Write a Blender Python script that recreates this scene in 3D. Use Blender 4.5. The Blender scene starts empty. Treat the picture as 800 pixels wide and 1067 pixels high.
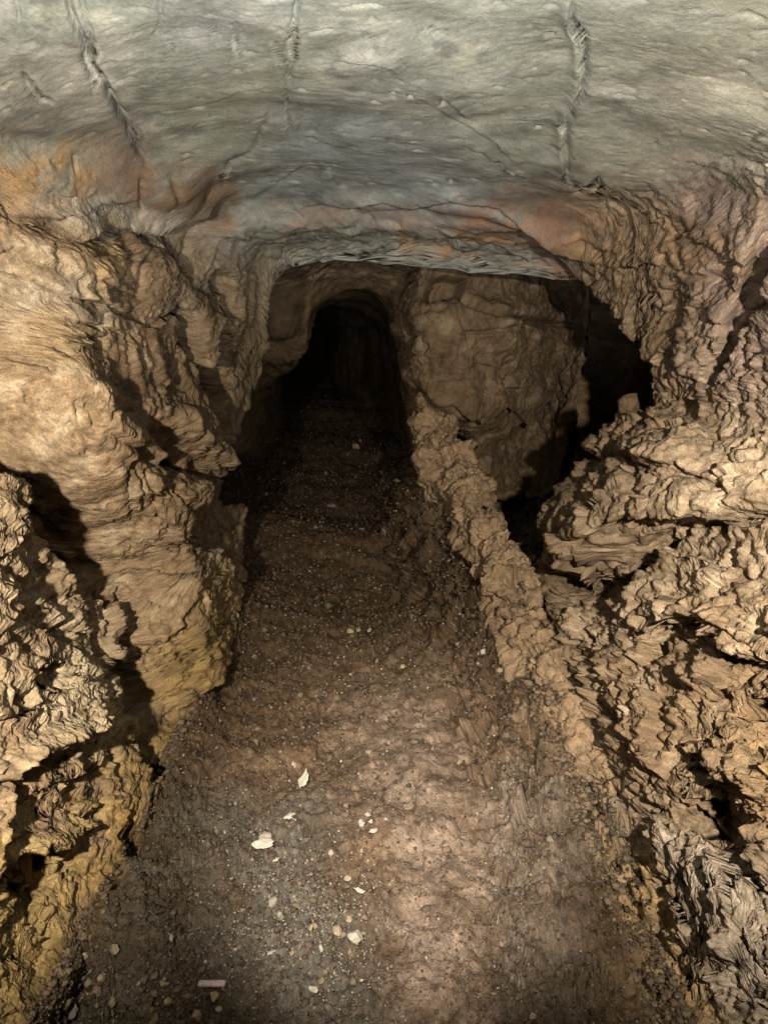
import bpy, math, random
import numpy as np
from mathutils import Vector

# ------------------------------------------------------------------ camera, world, light
S = bpy.context.scene
COL = S.collection
PITCH = math.radians(14.8)
CAM = np.array([0.0, 0.0, 1.5])
F = 770.0                      # focal length in pixels of the 800x1067 photograph
cam_d = bpy.data.cameras.new('camera')
cam_d.sensor_fit = 'VERTICAL'; cam_d.sensor_height = 36.0; cam_d.lens = 36.0*F/1067
cam_d.clip_start = 0.05; cam_d.clip_end = 200
cam = bpy.data.objects.new('camera', cam_d); COL.objects.link(cam)
cam.location = CAM; cam.rotation_euler = (math.pi/2-PITCH, 0, 0)
S.camera = cam
W = bpy.data.worlds.new('World'); S.world = W; W.use_nodes = True
W.node_tree.nodes['Background'].inputs[0].default_value = (0.5, 0.6, 0.8, 1)
W.node_tree.nodes['Background'].inputs[1].default_value = 0.0    # underground: no daylight reaches here

def lamp(name, loc, power, col, radius, aim, cone, blend):
    d = bpy.data.lights.new(name, 'SPOT'); d.energy = power; d.color = col
    d.shadow_soft_size = radius; d.spot_size = math.radians(cone); d.spot_blend = blend
    o = bpy.data.objects.new(name, d); COL.objects.link(o); o.location = loc
    o.rotation_euler = (Vector(aim)-Vector(loc)).to_track_quat('-Z', 'Y').to_euler()
    return o
# the visitors' hand torches and an added ceiling lamp: nothing else lights the cave
lamp('torch_left', (-0.56, 0.16, 1.46), 205, (1.0, 0.85, 0.65), 0.025, (-1.30, 1.9, 0.93), 90, 1.0)
lamp('torch_right', (0.52, 0.08, 1.62), 250, (1.0, 0.86, 0.68), 0.025, (1.20, 2.0, 0.98), 90, 1.0)
lamp('ceiling_fill', (0.0, 0.15, 1.28), 150, (1.0, 0.96, 0.90), 0.03, (0.0, 1.9, 2.35), 80, 1.0)  # unseen lamp, added low down to brighten the ceiling
lamp('torch_beam', (-0.12, 0.10, 1.60), 330, (1.0, 0.87, 0.74), 0.03, (0.03, 2.02, 0.0), 34, 1.0)

vs = S.view_settings
S.display_settings.display_device = 'sRGB'
vs.view_transform = 'Standard'; vs.look = 'None'; vs.gamma = 1; vs.use_curve_mapping = False
vs.exposure = 0.8
cy = S.cycles
cy.max_bounces = 3; cy.diffuse_bounces = 1; cy.glossy_bounces = 1; cy.transmission_bounces = 0
cy.use_denoising = True; cy.caustics_reflective = False; cy.caustics_refractive = False
cy.sample_clamp_indirect = 2.0
try: cy.denoiser = 'OPENIMAGEDENOISE'
except Exception: pass

QUAL = 0.9                    # mesh density
NR, NC = int(1150*QUAL), int(2000*QUAL)
rng = np.random.default_rng(7)
random.seed(7)
f32 = np.float32

# ------------------------------------------------------------------ numpy noise
_perm = np.random.default_rng(3).permutation(256).astype(np.int32)
_perm = np.concatenate([_perm, _perm, _perm[:2]])
_g = np.random.default_rng(5).normal(size=(256, 3)); _g /= np.linalg.norm(_g, axis=1)[:, None]
_g = _g.astype(f32)*1.5
def perlin(x, y, z):
    x = np.asarray(x, f32); y = np.asarray(y, f32); z = np.asarray(z, f32)
    xi = np.floor(x); yi = np.floor(y); zi = np.floor(z)
    fx = x-xi; fy = y-yi; fz = z-zi
    xi = xi.astype(np.int32) & 255; yi = yi.astype(np.int32) & 255; zi = zi.astype(np.int32) & 255
    u = fx*fx*fx*(fx*(fx*6-15)+10); v = fy*fy*fy*(fy*(fy*6-15)+10); w = fz*fz*fz*(fz*(fz*6-15)+10)
    def gd(dx, dy, dz):
        h = _perm[_perm[_perm[xi+dx]+((yi+dy) & 255)]+((zi+dz) & 255)]
        g = _g[h]
        return g[..., 0]*(fx-dx)+g[..., 1]*(fy-dy)+g[..., 2]*(fz-dz)
    a = gd(0,0,0); a = a+u*(gd(1,0,0)-a)
    b = gd(0,1,0); b = b+u*(gd(1,1,0)-b)
    a = a+v*(b-a)
    c = gd(0,0,1); c = c+u*(gd(1,0,1)-c)
    d = gd(0,1,1); d = d+u*(gd(1,1,1)-d)
    c = c+v*(d-c)
    return a+w*(c-a)
def fbm(P, f, o=3, off=0.0, an=(1, 1, 1), lac=2.1, gain=0.5):
    r = 0; a = 1.0
    for k in range(o):
        r = r+a*perlin(P[..., 0]*f*an[0]+off+k*17.3, P[..., 1]*f*an[1]+off*1.7+k*5.1, P[..., 2]*f*an[2]-off+k*9.7)
        a *= gain; f *= lac
    return r
def billow(P, f, o=2, off=0.0, an=(1, 1, 1)):      # round lumps with sharp valleys, about 0..1
    r = 0; a = 1.0; t = 0
    for k in range(o):
        r = r+a*np.abs(perlin(P[..., 0]*f*an[0]+off+k*11.3, P[..., 1]*f*an[1]+off*1.3+k*7.1, P[..., 2]*f*an[2]-off+k*3.7))
        t += a; a *= 0.5; f *= 2.1
    return r/t*2.0
_ROT = np.linalg.qr(np.array([[.8, .5, .33], [-.45, .75, .48], [.1, -.55, .83]]))[0].astype(f32)
def worley(P, f, off=0.0, an=(1, 1, 1), seed=0):    # returns F1, F2 and a per-cell random
    X = np.stack([P[..., 0]*f*an[0], P[..., 1]*f*an[1], P[..., 2]*f*an[2]], -1).astype(f32)@_ROT+f32(off+7.7)
    B = np.floor(X-0.5).astype(np.int32)
    f1 = np.full(X.shape[:-1], 9, f32); f2 = f1.copy(); cid = np.zeros(X.shape[:-1], f32); tl = cid.copy()
    for i in (0, 1):
        for j in (0, 1):
            for k in (0, 1):
                c = B+np.array([i, j, k], np.int32)
                h = _perm[(_perm[(_perm[(c[..., 0]+seed) & 255]+c[..., 1]) & 255]+c[..., 2]) & 255]
                jt = _g[h]*(0.42/1.5)
                v_ = c+0.5+jt-X; d = np.sqrt((v_**2).sum(-1))
                n = d < f1
                f2 = np.where(n, f1, np.minimum(f2, d)); f1 = np.where(n, d, f1)
                cid = np.where(n, h.astype(f32)/255, cid); tl = np.where(n, (v_*_g[(h+91) & 255]).sum(-1), tl)
    return f1, f2, cid, tl
def sst(x, a=0.0, b=1.0):
    t = np.clip((x-a)/(b-a), 0, 1); return t*t*(3-2*t)

# ------------------------------------------------------------------ projection helpers
cp, sp = math.cos(PITCH), math.sin(PITCH)
def project(P):
    dx = P[..., 0]-CAM[0]; dy = P[..., 1]-CAM[1]; dz = P[..., 2]-CAM[2]
    zc = dy*cp-dz*sp; yc = dy*sp+dz*cp
    zs = np.where(zc > 0.05, zc, 0.05)
    u = 400+F*dx/zs; v = 533.5-F*yc/zs
    u = np.where(zc > 0.05, u, -9999)
    return u, v, zc

# ------------------------------------------------------------------ the cave's large shape
ZK = np.array([0, .3, .6, .9, 1.2, 1.5, 1.8, 2.1])
def table(sk, rows):
    sk = np.array(sk); rows = np.array(rows)
    def fn(s, z):
        zi = np.clip(z, 0, 2.0999)/0.3; k = np.clip(zi.astype(int), 0, 6); fz = zi-k
        fz = fz*fz*(3-2*fz)*0.5+fz*0.5
        si = np.interp(s, sk, np.arange(len(sk))); m = np.clip(si.astype(int), 0, len(sk)-2); fs = si-m
        fs = fs*fs*(3-2*fs)*0.5+fs*0.5
        a = rows[m, k]*(1-fz)+rows[m, k+1]*fz; b = rows[m+1, k]*(1-fz)+rows[m+1, k+1]*fz
        return a*(1-fs)+b*fs
    return fn
R_near = table([-2.5, 1.2, 2.0, 2.7, 3.15, 3.4], [
    [.70, .88, 1.0, 1.05, 1.1, 1.1, 1.0, .8],
    [.66, .84, .96, 1.03, 1.08, 1.14, 1.12, 1.0],
    [.66, .78, .92, 1.02, 1.08, 1.12, 1.10, .98],
    [.66, .73, .80, .92, 1.05, 1.08, 1.04, .9],
    [.62, .66, .77, .93, 1.06, 1.06, 1.00, .85],
    [.62, .68, .84, 1.0, 1.00, 1.00, .92, .8]])
R_alc = table([0, 3.4, 4.2, 30], [[1.3, 1.4, 1.6, 1.7, 1.65, 1.5, 1.2, .9]]*2+[[1.9, 2.1, 2.3, 2.3, 2.2, 1.9, 1.2, .8]]*2)
R_far = table([4.7, 5.2, 6.2, 6.45, 7.2, 9, 14, 21], [
    [.55, .48, .38, .32, .28, .26, .26, .3],
    [.52, .45, .35, .28, .22, .20, .20, .2],
    [.60, .50, .42, .36, .30, .25, .22, .2],
    [.35, .28, .22, .17, .12, .06, .0, .0],
    [.35, .30, .25, .20, .15, .10, .05, .0],
    [.1, .1, .1, .1, .05, .0, -.1, -.1],
    [-1.0]*8, [-3.0]*8])
L_near = table([-2.5, 1.2, 2.0, 3.0, 4.1, 4.6], [
    [.75, .9, 1.0, 1.05, 1.1, 1.1, 1.0, .8],
    [.74, .86, .95, 1.02, 1.07, 1.12, 1.10, 1.0],
    [.72, .82, .93, 1.00, 1.04, 1.08, 1.06, .92],
    [.76, .80, .88, .96, 1.02, 1.03, .98, .82],
    [.86, .86, .84, .83, .76, .62, .54, .5],
    [.84, .82, .78, .74, .64, .52, .48, .45]])
L_far = table([4.4, 4.8, 6.2, 6.45, 7.0, 7.6, 9, 14, 21], [
    [1.6, 1.8, 1.8, 1.6, 1.25, .98, .85, .7],
    [2.0, 2.2, 2.2, 1.9, 1.45, 1.08, .9, .8],
    [2.0, 2.2, 2.1, 1.9, 1.35, 1.05, .9, .8],
    [1.9, 2.0, 1.9, 1.3, .74, .66, .58, .4],
    [1.8, 1.9, 1.8, 1.0, .74, .66, .58, .4],
    [1.2, 1.2, 1.2, 1.1, .95, .85, .75, .6],
    [1.2]*8, [2.4]*8, [4.5]*8])
def Rfun(s, z):
    s0 = np.interp(z, [0, .3, .7, .95, 1.1, 1.2, 1.35, 1.5, 1.68, 1.85, 2.1],
                   [3.35, 3.3, 3.25, 3.15, 3.0, 2.95, 3.1, 3.35, 3.75, 4.5, 4.9])
    a = sst(s, s0, s0+.14); b = sst(s, 5.9, 6.15)
    return (R_near(s, z)*(1-a)+R_alc(s, z)*a)*(1-b)+R_far(s, z)*b
def Lfun(s, z):
    a = sst(s, 4.22+.15*np.sin(z*7), 4.42+.15*np.sin(z*7))
    return L_near(s, z)*(1-a)+L_far(s, z)*a
def Cfun(s, x):
    st = s+.22*np.abs(x)+.05*np.sin(x*5)
    c = np.interp(st, [-2.5, 0, 1.2, 2.4, 3.25, 3.55, 3.66, 4.1, 4.3, 4.38, 5.2, 6.1, 6.45, 6.6, 7.2, 9, 21],
                  [1.95, 1.98, 2.02, 2.06, 2.03, 1.99, 1.90, 1.84, 1.77, 1.98, 1.95, 1.90, 1.70, 1.67, 1.70, 1.65, 1.6])
    ar = np.where(s < 3.6, .17, .10)
    c = c-sst(s, 5.2, 6.5)*.15*np.clip(np.abs((x-cxf(s))/.42), 0, 1.3)**2.5
    return c-ar*np.clip(np.abs(x)-.1, 0, 2)**2+.03*np.exp(-((x+.45)/.25)**2)*np.where(s < 3.6, 1, 0)
def Ffun(s, x):
    h = np.interp(s, [-2.5, 1.4, 2.0, 2.7, 3.2, 3.8, 4.6, 5.2, 6.3, 7.2], [0, .03, .09, .18, .30, .38, .42, .42, .30, 0])
    xb = np.interp(s, [-2.5, 1.4, 2.0, 2.6, 3.4, 4.6, 5.2, 7], [.42, .38, .26, .20, .13, .02, -.05, -.2])
    xl = np.interp(s, [-2.5, 1.4, 2.7, 3.2, 3.8, 4.6, 5.2, 7], [.70, .66, .61, .55, .44, .30, .24, .3])+.02*np.sin(s*9)+.015*np.sin(s*23)
    t = np.clip((x-xb)/(xl-xb), 0, 1)
    f = h*(0.70*sst(t, 0, .55)+0.30*t**5)
    pocket = sst(s, 3.15, 3.4)*(1-sst(s, 5.9, 6.1))
    f = f-pocket*.28*sst(x-xl, .03, .16)+.25*sst(x, 1.2, 1.8)
    f = f+.05*sst(x, -.45, -.75)*np.where(s < 4.2, 1, 0)
    f = f-.03*np.exp(-((x+.12)/.22)**2)+.018*np.exp(-((x-.18)/.10)**2)*sst(s, 1.3, 2)+.025*np.sin(s*4.2+x*1.5+.6)*1.6*sst(s, 2, 3.2)
    f = f+.30*sst(s, 5.8, 9.0)+.05*np.sin(s*2.9+1.2*x)*sst(s, 4.0, 5.5)
    return f
def cxf(s): return np.interp(s, [-3, 4.2, 6.5, 9, 14, 21], [0, -.05, -.28, -.55, -1.7, -3.75])
def smin(a, b, k=.09):
    h = np.clip(.5+.5*(b-a)/k, 0, 1); return b*(1-h)+a*h-k*h*(1-h)
def cons(s, x, z): return Rfun(s, z)-x, x+Lfun(s, z), Cfun(s, x)-z, z-Ffun(s, x)
def inside(s, x, z):
    a, b, c, d = cons(s, x, z)
    return smin(smin(smin(a, b), c, .07), d, .05)

NS, NT = 760, 480
s_lo = np.concatenate([np.linspace(-2.4, .8, 40)[:-1], .8*np.exp(np.linspace(0, math.log(20.5/.8), NS-39))])
th = np.linspace(0, 2*math.pi, NT+1)-math.pi/2       # from floor centre, through the right wall
SS, TH = np.meshgrid(s_lo, th, indexing='ij')
CX = cxf(SS); CZ = np.where(SS < 6.8, 1.0, .9)
ct, stt = np.cos(TH), np.sin(TH)
lo = np.full(SS.shape, .05); hi = np.full(SS.shape, np.nan); r = lo.copy()
for k in range(60):
    rn = r+.055
    g = inside(SS, CX+ct*rn, CZ+stt*rn)
    newly = (g <= 0) & np.isnan(hi)
    hi = np.where(newly, rn, hi); lo = np.where(np.isnan(hi), rn, lo); r = rn
hi = np.where(np.isnan(hi), 3.2, hi)
for k in range(9):
    m = (lo+hi)/2; g = inside(SS, CX+ct*m, CZ+stt*m)
    lo = np.where(g > 0, m, lo); hi = np.where(g > 0, hi, m)
rr = (lo+hi)/2
B = np.stack([CX+ct*rr, SS, CZ+stt*rr], -1)
# resample along theta by arc length (blurred between neighbouring rows)
def blur(A, n, axis):
    if n < 1: return A
    k = np.ones(2*n+1)/(2*n+1)
    P = np.concatenate([np.repeat(np.take(A, [0], axis), n, axis), A, np.repeat(np.take(A, [-1], axis), n, axis)], axis)
    c = np.cumsum(P, axis); z = np.zeros_like(np.take(c, [0], axis)); c = np.concatenate([z, c], axis)
    L_ = A.shape[axis]
    return (np.take(c, range(2*n+1, 2*n+1+L_), axis)-np.take(c, range(0, L_), axis))/(2*n+1)
seg = np.linalg.norm(np.diff(B, axis=1), axis=-1)
u_, v_, zc_ = project(B)
vis = ((u_ > -60) & (u_ < 860) & (v_ > -60) & (v_ < 1130)).astype(float)
wgt = .35+vis
seg = (seg+.002)*(wgt[:, 1:]+wgt[:, :-1])/2
seg = seg/seg.sum(1, keepdims=True)
seg = blur(seg, 12, 0); seg = np.clip(seg, 0, None)
cum = np.concatenate([np.zeros((B.shape[0], 1)), np.cumsum(seg, 1)], 1); cum /= cum[:, -1:]
tt = np.linspace(0, 1, NC+1)
B2 = np.empty((B.shape[0], NC+1, 3))
for i in range(B.shape[0]):
    for c in range(3): B2[i, :, c] = np.interp(tt, cum[i], B[i, :, c])
# resample along s by length in the picture (same warp for whole blocks of theta, blurred)
u_, v_, zc_ = project(B2)
inb = ((u_ > -80) & (u_ < 880) & (v_ > -80) & (v_ < 1150) & (zc_ > .3))
d3 = np.linalg.norm(np.diff(B2, axis=0), axis=-1)/np.clip(zc_[1:], .5, None)*F
d2 = np.hypot(np.diff(u_, axis=0), np.diff(v_, axis=0))
den = np.where(inb[1:], .35*d3+.65*np.minimum(d2, 30), .12*d3)+.02
den = np.where(B2[1:, :, 1] > 7.5, den*.5, den)
den = blur(den, 40, 1); den = blur(den, 2, 0)
cum = np.concatenate([np.zeros((1, den.shape[1])), np.cumsum(den, 0)], 0); cum /= cum[-1:]
cumm = blur(cum, 60, 1)
tr = np.linspace(0, 1, NR)
Pb = np.empty((NR, NC+1, 3), f32)
for j in range(NC+1):
    for c in range(3): Pb[:, j, c] = np.interp(tr, cumm[:, j], B2[:, j, c])
Pb[:, -1] = Pb[:, 0]
del B, B2, SS, TH, CX, CZ, ct, stt, lo, hi, rr, seg, cum, cumm, den, d3, d2

def normals(P):
    du = np.empty_like(P); dv = np.empty_like(P)
    du[1:-1] = P[2:]-P[:-2]; du[0] = P[1]-P[0]; du[-1] = P[-1]-P[-2]
    dv[:, 1:-1] = P[:, 2:]-P[:, :-2]; dv[:, 0] = P[:, 1]-P[:, -2]; dv[:, -1] = dv[:, 0]
    n = np.cross(dv, du); n /= np.linalg.norm(n, axis=-1, keepdims=True)+1e-9
    return n
Nb = normals(Pb)
_c = np.stack([cxf(Pb[..., 1]), Pb[..., 1], np.full(Pb.shape[:2], 1.0)], -1)-Pb
if (Nb*_c).sum(-1).mean() < 0: Nb = -Nb
FLIP = bool((np.cross(Pb[1:, :-1]-Pb[:-1, :-1], Pb[:-1, 1:]-Pb[:-1, :-1])*_c[:-1, :-1]).sum(-1).mean() < 0)
def nblur(N, n):
    M = blur(blur(N.astype(np.float64), n, 0), n, 1)
    return (M/(np.linalg.norm(M, axis=-1, keepdims=True)+1e-9)).astype(f32)
Nb = nblur(Nb, 6)

# region of every vertex: 0 right wall, 1 left wall, 2 ceiling, 3 floor
cc = cons(Pb[..., 1], Pb[..., 0], Pb[..., 2])
reg = np.argmin(np.stack(cc, 0), 0)
w_floor = blur(blur((reg == 3).astype(f32), 8, 0), 8, 1)
w_ceil = blur(blur((reg == 2).astype(f32), 20, 0), 30, 1)
w_left = (Pb[..., 0] < cxf(Pb[..., 1])).astype(f32)

# ------------------------------------------------------------------ hand-placed relief
# every stroke follows a feature of the rock; widths are in picture pixels at its place
def polydist(U, V, pts):
    best = np.full(U.shape, 1e9, f32); sgn = np.zeros(U.shape, f32); tpar = np.zeros(U.shape, f32)
    tot = sum(math.dist(pts[i], pts[i+1]) for i in range(len(pts)-1)); acc = 0
    for i in range(len(pts)-1):
        ax, ay = pts[i]; bx, by = pts[i+1]; dx, dy = bx-ax, by-ay; L2 = dx*dx+dy*dy+1e-6
        t = np.clip(((U-ax)*dx+(V-ay)*dy)/L2, 0, 1)
        ex = U-(ax+t*dx); ey = V-(ay+t*dy); d = np.sqrt(ex*ex+ey*ey)
        cr = dx*ey-dy*ex
        m = d < best
        best = np.where(m, d, best); sgn = np.where(m, np.sign(cr), sgn)
        tpar = np.where(m, (acc+t*math.sqrt(L2))/tot, tpar); acc += math.sqrt(L2)
    return best, sgn, tpar
def inpoly(U, V, pts):
    ins = np.zeros(U.shape, bool); n = len(pts)
    for i in range(n):
        x1, y1 = pts[i]; x2, y2 = pts[(i+1) % n]
        c = ((y1 > V) != (y2 > V)) & (U < (x2-x1)*(V-y1)/((y2-y1)+1e-9)+x1)
        ins ^= c
    return ins
class Field:
    def __init__(s, P, wob=2.0):
        s.u, s.v, s.zc = project(P)
        s.u = s.u.astype(f32); s.v = s.v.astype(f32)
        if wob:
            s.u = s.u+wob*(2.2*perlin(P[..., 0]*9, P[..., 1]*9, P[..., 2]*9)+perlin(P[..., 0]*31, P[..., 1]*31, P[..., 2]*31))
            s.v = s.v+wob*(2.2*perlin(P[..., 0]*9+31, P[..., 1]*9, P[..., 2]*9)+perlin(P[..., 0]*31, P[..., 1]*31+7, P[..., 2]*31))
        s.y = P[..., 1]; s.disp = np.zeros(P.shape[:2], f32); s.drop = np.zeros(P.shape[:2], f32)
    def sel(s, pts, pad, dmin, dmax):
        xs = [p[0] for p in pts]; ys = [p[1] for p in pts]
        m = (s.u > min(xs)-pad) & (s.u < max(xs)+pad) & (s.v > min(ys)-pad) & (s.v < max(ys)+pad) & (s.y > dmin) & (s.y < dmax)
        return np.nonzero(m)
    def crack(s, w, depth, *pts, dmin=.8, dmax=4.6):          # groove, tapering at both ends
        I = s.sel(pts, 3*w+4, dmin, dmax); d, g, t = polydist(s.u[I], s.v[I], pts)
        tap = np.minimum(1, np.minimum(t, 1-t)*6+.25)
        s.disp[I] -= depth*tap*np.exp(-(d/w)**2)
    def ridge(s, w, h, *pts, dmin=.8, dmax=4.6): s.crack(w, -h, *pts, dmin=dmin, dmax=dmax)
    def ledge(s, w, h, *pts, dmin=.8, dmax=4.6, cut=.35, under=.5):
        # rock swells on the left-hand side of the line, drops sharply at it and is undercut beyond
        I = s.sel(pts, 3*w+4, dmin, dmax); d, g, t = polydist(s.u[I], s.v[I], pts)
        tap = np.minimum(1, np.minimum(t, 1-t)*5)
        q = -g*d
        up = np.where(q > 0, np.exp(-(d/w)**2)*sst(q, 0, w*cut*.5), 0)
        dn = np.where(q <= 0, np.exp(-(d/(w*.6))**2), np.exp(-(d/(w*.12))**2))
        s.disp[I] += tap*(h*up-h*under*dn)
        s.drop[I] += tap*h*.55*np.exp(-(d/(w*.8))**2)*sst(q, -w*.4, w*.3)
    def hole(s, soft, depth, *pts, dmin=.8, dmax=4.6, lift=.5):        # sunk (or raised, depth<0) patch
        I = s.sel(pts, soft+2, dmin, dmax); P_ = list(pts)+[pts[0]]
        d, g, t = polydist(s.u[I], s.v[I], P_); i = inpoly(s.u[I], s.v[I], pts)
        q = np.where(i, d, -d)
        s.disp[I] -= depth*sst(q, -soft*.5, soft*.5)
        if depth > 0: s.drop[I] -= lift*depth*sst(q, -soft*.2, soft*1.2)

A = Field(Pb, 2.0)
#@@COARSE
# --- left wall, large forms
A.hole(38, -.12, (25, 250), (150, 255), (215, 330), (190, 420), (215, 500), (160, 560), (70, 500), (15, 420), (10, 330))
A.hole(26, .19, (-40, 335), (6, 345), (14, 400), (40, 460), (80, 510), (125, 545), (150, 590), (128, 618), (100, 620), (70, 570), (20, 500), (-40, 470), lift=.9)
A.ledge(36, .07, (0, 400), (25, 450), (60, 500), (110, 545), (150, 585))
A.hole(30, -.03, (-40, 510), (10, 490), (80, 590), (100, 650), (95, 760), (60, 830), (-40, 850))
A.hole(16, .08, (135, 560), (158, 590), (160, 640), (172, 700), (190, 745), (180, 800), (160, 810), (150, 720), (138, 640), lift=.6)
A.hole(18, -.07, (165, 560), (240, 590), (250, 660), (215, 740), (190, 730), (174, 640))
A.ledge(36, .08, (100, 440), (150, 468), (200, 490), (232, 500))
A.hole(12, .10, (120, 462), (150, 480), (200, 500), (225, 515), (200, 520), (150, 505), (125, 485), lift=1)
A.hole(10, .18, (145, 316), (163, 320), (170, 345), (182, 375), (166, 374), (150, 345), lift=.6)
A.hole(10, .20, (180, 380), (205, 380), (228, 420), (220, 458), (192, 435), lift=.8)
A.hole(10, .22, (212, 350), (230, 350), (240, 420), (246, 520), (236, 545), (226, 450), (214, 400), lift=.5)
A.hole(10, .18, (228, 285), (243, 290), (240, 330), (228, 330))
A.ledge(28, .06, (-10, 815), (30, 792), (60, 775), (105, 755))
A.ledge(26, .06, (-10, 905), (40, 880), (75, 862), (100, 870))
A.hole(10, .12, (24, 945), (45, 905), (70, 880), (90, 890), (60, 925), (35, 955), lift=.9)
A.hole(10, .12, (130, 690), (165, 665), (180, 720), (178, 800), (160, 810), (150, 750), lift=.8)
A.hole(8, .10, (130, 860), (165, 862), (170, 885), (140, 890), lift=.8)
A.hole(8, .10, (45, 1062), (95, 985), (98, 1005), (75, 1050), (62, 1080))
# --- right wall, large forms
A.ledge(44, .10, (570, 595), (620, 582), (660, 555), (700, 530), (760, 520), (820, 530))
A.hole(12, .15, (575, 590), (600, 605), (640, 590), (690, 540), (716, 536), (690, 562), (640, 612), (600, 640), (588, 625), lift=1)
A.ledge(28, .06, (665, 690), (668, 655), (700, 638), (730, 634), (780, 670), (830, 690))
A.hole(9, .09, (668, 690), (668, 662), (700, 645), (728, 640), (760, 668), (820, 700), (820, 715), (750, 680), (725, 655), (695, 658), (678, 672), lift=1)
A.ledge(28, .06, (700, 822), (740, 800), (790, 820), (830, 840))
A.hole(10, .17, (700, 845), (712, 812), (745, 842), (800, 890), (790, 912), (740, 872), (705, 872), lift=.9)
A.hole(26, -.05, (690, 870), (740, 880), (790, 920), (820, 1000), (760, 1020), (700, 950))
A.hole(24, -.035, (580, 460), (620, 430), (700, 430), (760, 470), (740, 520), (660, 550), (600, 580), (560, 550))
A.ledge(20, .04, (600, 470), (670, 480), (740, 490), (790, 478))
A.hole(12, .14, (733, 385), (768, 290), (798, 212), (835, 200), (820, 240), (790, 300), (762, 360), (742, 405), lift=.7)
A.ledge(24, .05, (780, 760), (740, 720), (760, 690), (830, 720))
A.hole(10, .12, (745, 735), (800, 720), (840, 740), (840, 800), (790, 800), (760, 765), lift=1)
# --- ceiling
A.ledge(24, .04, (-10, 226), (60, 226), (130, 222), (190, 228), (235, 232))
A.hole(26, -.05, (0, 150), (100, 165), (200, 180), (220, 215), (120, 218), (0, 222))
A.ledge(24, .03, (300, 222), (360, 214), (430, 216), (500, 226), (560, 246), (600, 285))
A.ledge(12, .03, (310, 272), (360, 268), (420, 278), (450, 290), (520, 292), (590, 296))
#@@END
co = (fbm(Pb, 1.6, 2, 4.0)*.035+fbm(Pb, 1.9, 3, 14.0)*.11*sst(Pb[..., 1], 4.5, 5.2))*(1-w_floor)*(1-.3*w_ceil)+fbm(Pb, 4.0, 2, 9.0)*.018*(1-w_floor)*(1-.5*w_ceil)
P1 = Pb+Nb*(A.disp*1.5+co)[..., None].astype(f32)
P1[..., 2] -= A.drop*1.3*(1-w_ceil)*(1-w_floor)
del A
def resample(ch, axis, nb, floor_=.25):
    P = ch[..., :3]; u, v, z = project(P)
    inb = ((u > -80) & (u < 880) & (v > -80) & (v < 1150) & (z > .3))
    if axis == 1: ch = ch.transpose(1, 0, 2); inb = inb.T; z = z.T
    P = ch[..., :3].astype(np.float64)
    d = np.linalg.norm(np.diff(P, axis=0), axis=-1)/np.clip(z[1:], .5, None)
    d = d*(np.where(inb[1:], 1, floor_))
    if axis == 0: d = np.where(P[1:, :, 1] > 7.5, d*.5, d)
    d = d+.08*d.mean(0, keepdims=True)
    d = blur(d, 1, 0); c = np.concatenate([np.zeros((1, d.shape[1])), np.cumsum(d, 0)], 0); c /= c[-1:]
    c = blur(c, nb, 1)
    t = np.linspace(0, 1, ch.shape[0]); out = np.empty_like(ch)
    for j in range(ch.shape[1]):
        for k_ in range(ch.shape[2]): out[:, j, k_] = np.interp(t, c[:, j], ch[:, j, k_])
    return out.transpose(1, 0, 2) if axis == 1 else out
regc = np.stack([blur(blur((reg == r_).astype(f32), 1, 0), 1, 1) for r_ in range(4)], -1)
ch = np.concatenate([P1, Nb, np.stack([w_floor, w_ceil, w_left], -1), regc], -1).astype(f32)
ch = resample(ch, 0, 14); ch = resample(ch, 1, 10)
P1 = ch[..., :3].copy(); Nb = ch[..., 3:6].copy(); w_floor, w_ceil, w_left = (ch[..., 6+k_].copy() for k_ in range(3))
reg = np.argmax(ch[..., 9:13], -1); del ch, regc
def blurw(A, n):
    A = np.concatenate([A[:, -1-3*n:-1], A, A[:, 1:1+3*n]], 1)
    return blur(blur(A.astype(np.float64), n, 0), n, 1)[:, 3*n:-3*n].astype(f32)
P1 = blurw(blurw(P1, 3), 2); P1[:, -1] = P1[:, 0]
N1 = normals(P1)
if (N1*Nb).sum(-1).mean() < 0: N1 = -N1
N1 = nblur(N1, int(11*QUAL)+1)
N1 = N1*.7+Nb*.3; N1 /= np.linalg.norm(N1, axis=-1, keepdims=True)

# ------------------------------------------------------------------ medium and fine relief
D = Field(P1, 1.2)
U0, V0, _z = project(P1)
def zone(soft, *pts, dmin=.5, dmax=30, base=None):
    soft_ = soft; soft = soft+40
    I = np.nonzero((U0 > min(p[0] for p in pts)-soft) & (U0 < max(p[0] for p in pts)+soft) &
                   (V0 > min(p[1] for p in pts)-soft) & (V0 < max(p[1] for p in pts)+soft) & (P1[..., 1] > dmin) & (P1[..., 1] < dmax))
    m = np.zeros(U0.shape, f32); soft = soft_
    d, g, t = polydist(D.u[I], D.v[I], list(pts)+[pts[0]]); i = inpoly(D.u[I], D.v[I], pts)
    m[I] = sst(np.where(i, d, -d), -soft, soft)
    return m
_xl = np.interp(P1[..., 1], [-2.5, 1.4, 2.7, 3.2, 3.8, 4.6, 5.2, 7], [.70, .66, .61, .55, .44, .30, .24, .3])
w_rim = sst(P1[..., 0], _xl-.10, _xl-.01)*sst(P1[..., 1], 1.0, 1.6)*(1-sst(P1[..., 1], 5.6, 6.2))
w_floor = w_floor*(1-w_rim)
wallm = (1-w_floor)*(1-w_ceil)
leftw = wallm*w_left; rightw = wallm*(1-w_left)
warp = np.stack([fbm(P1, 3.0, 2, 21), fbm(P1, 3.0, 2, 41), fbm(P1, 3.0, 2, 61)], -1)
Pw = P1+warp.astype(f32)*.05
warp2 = np.stack([perlin(P1[..., 0]*14, P1[..., 1]*14, P1[..., 2]*14+k*9) for k in range(3)], -1)
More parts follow.
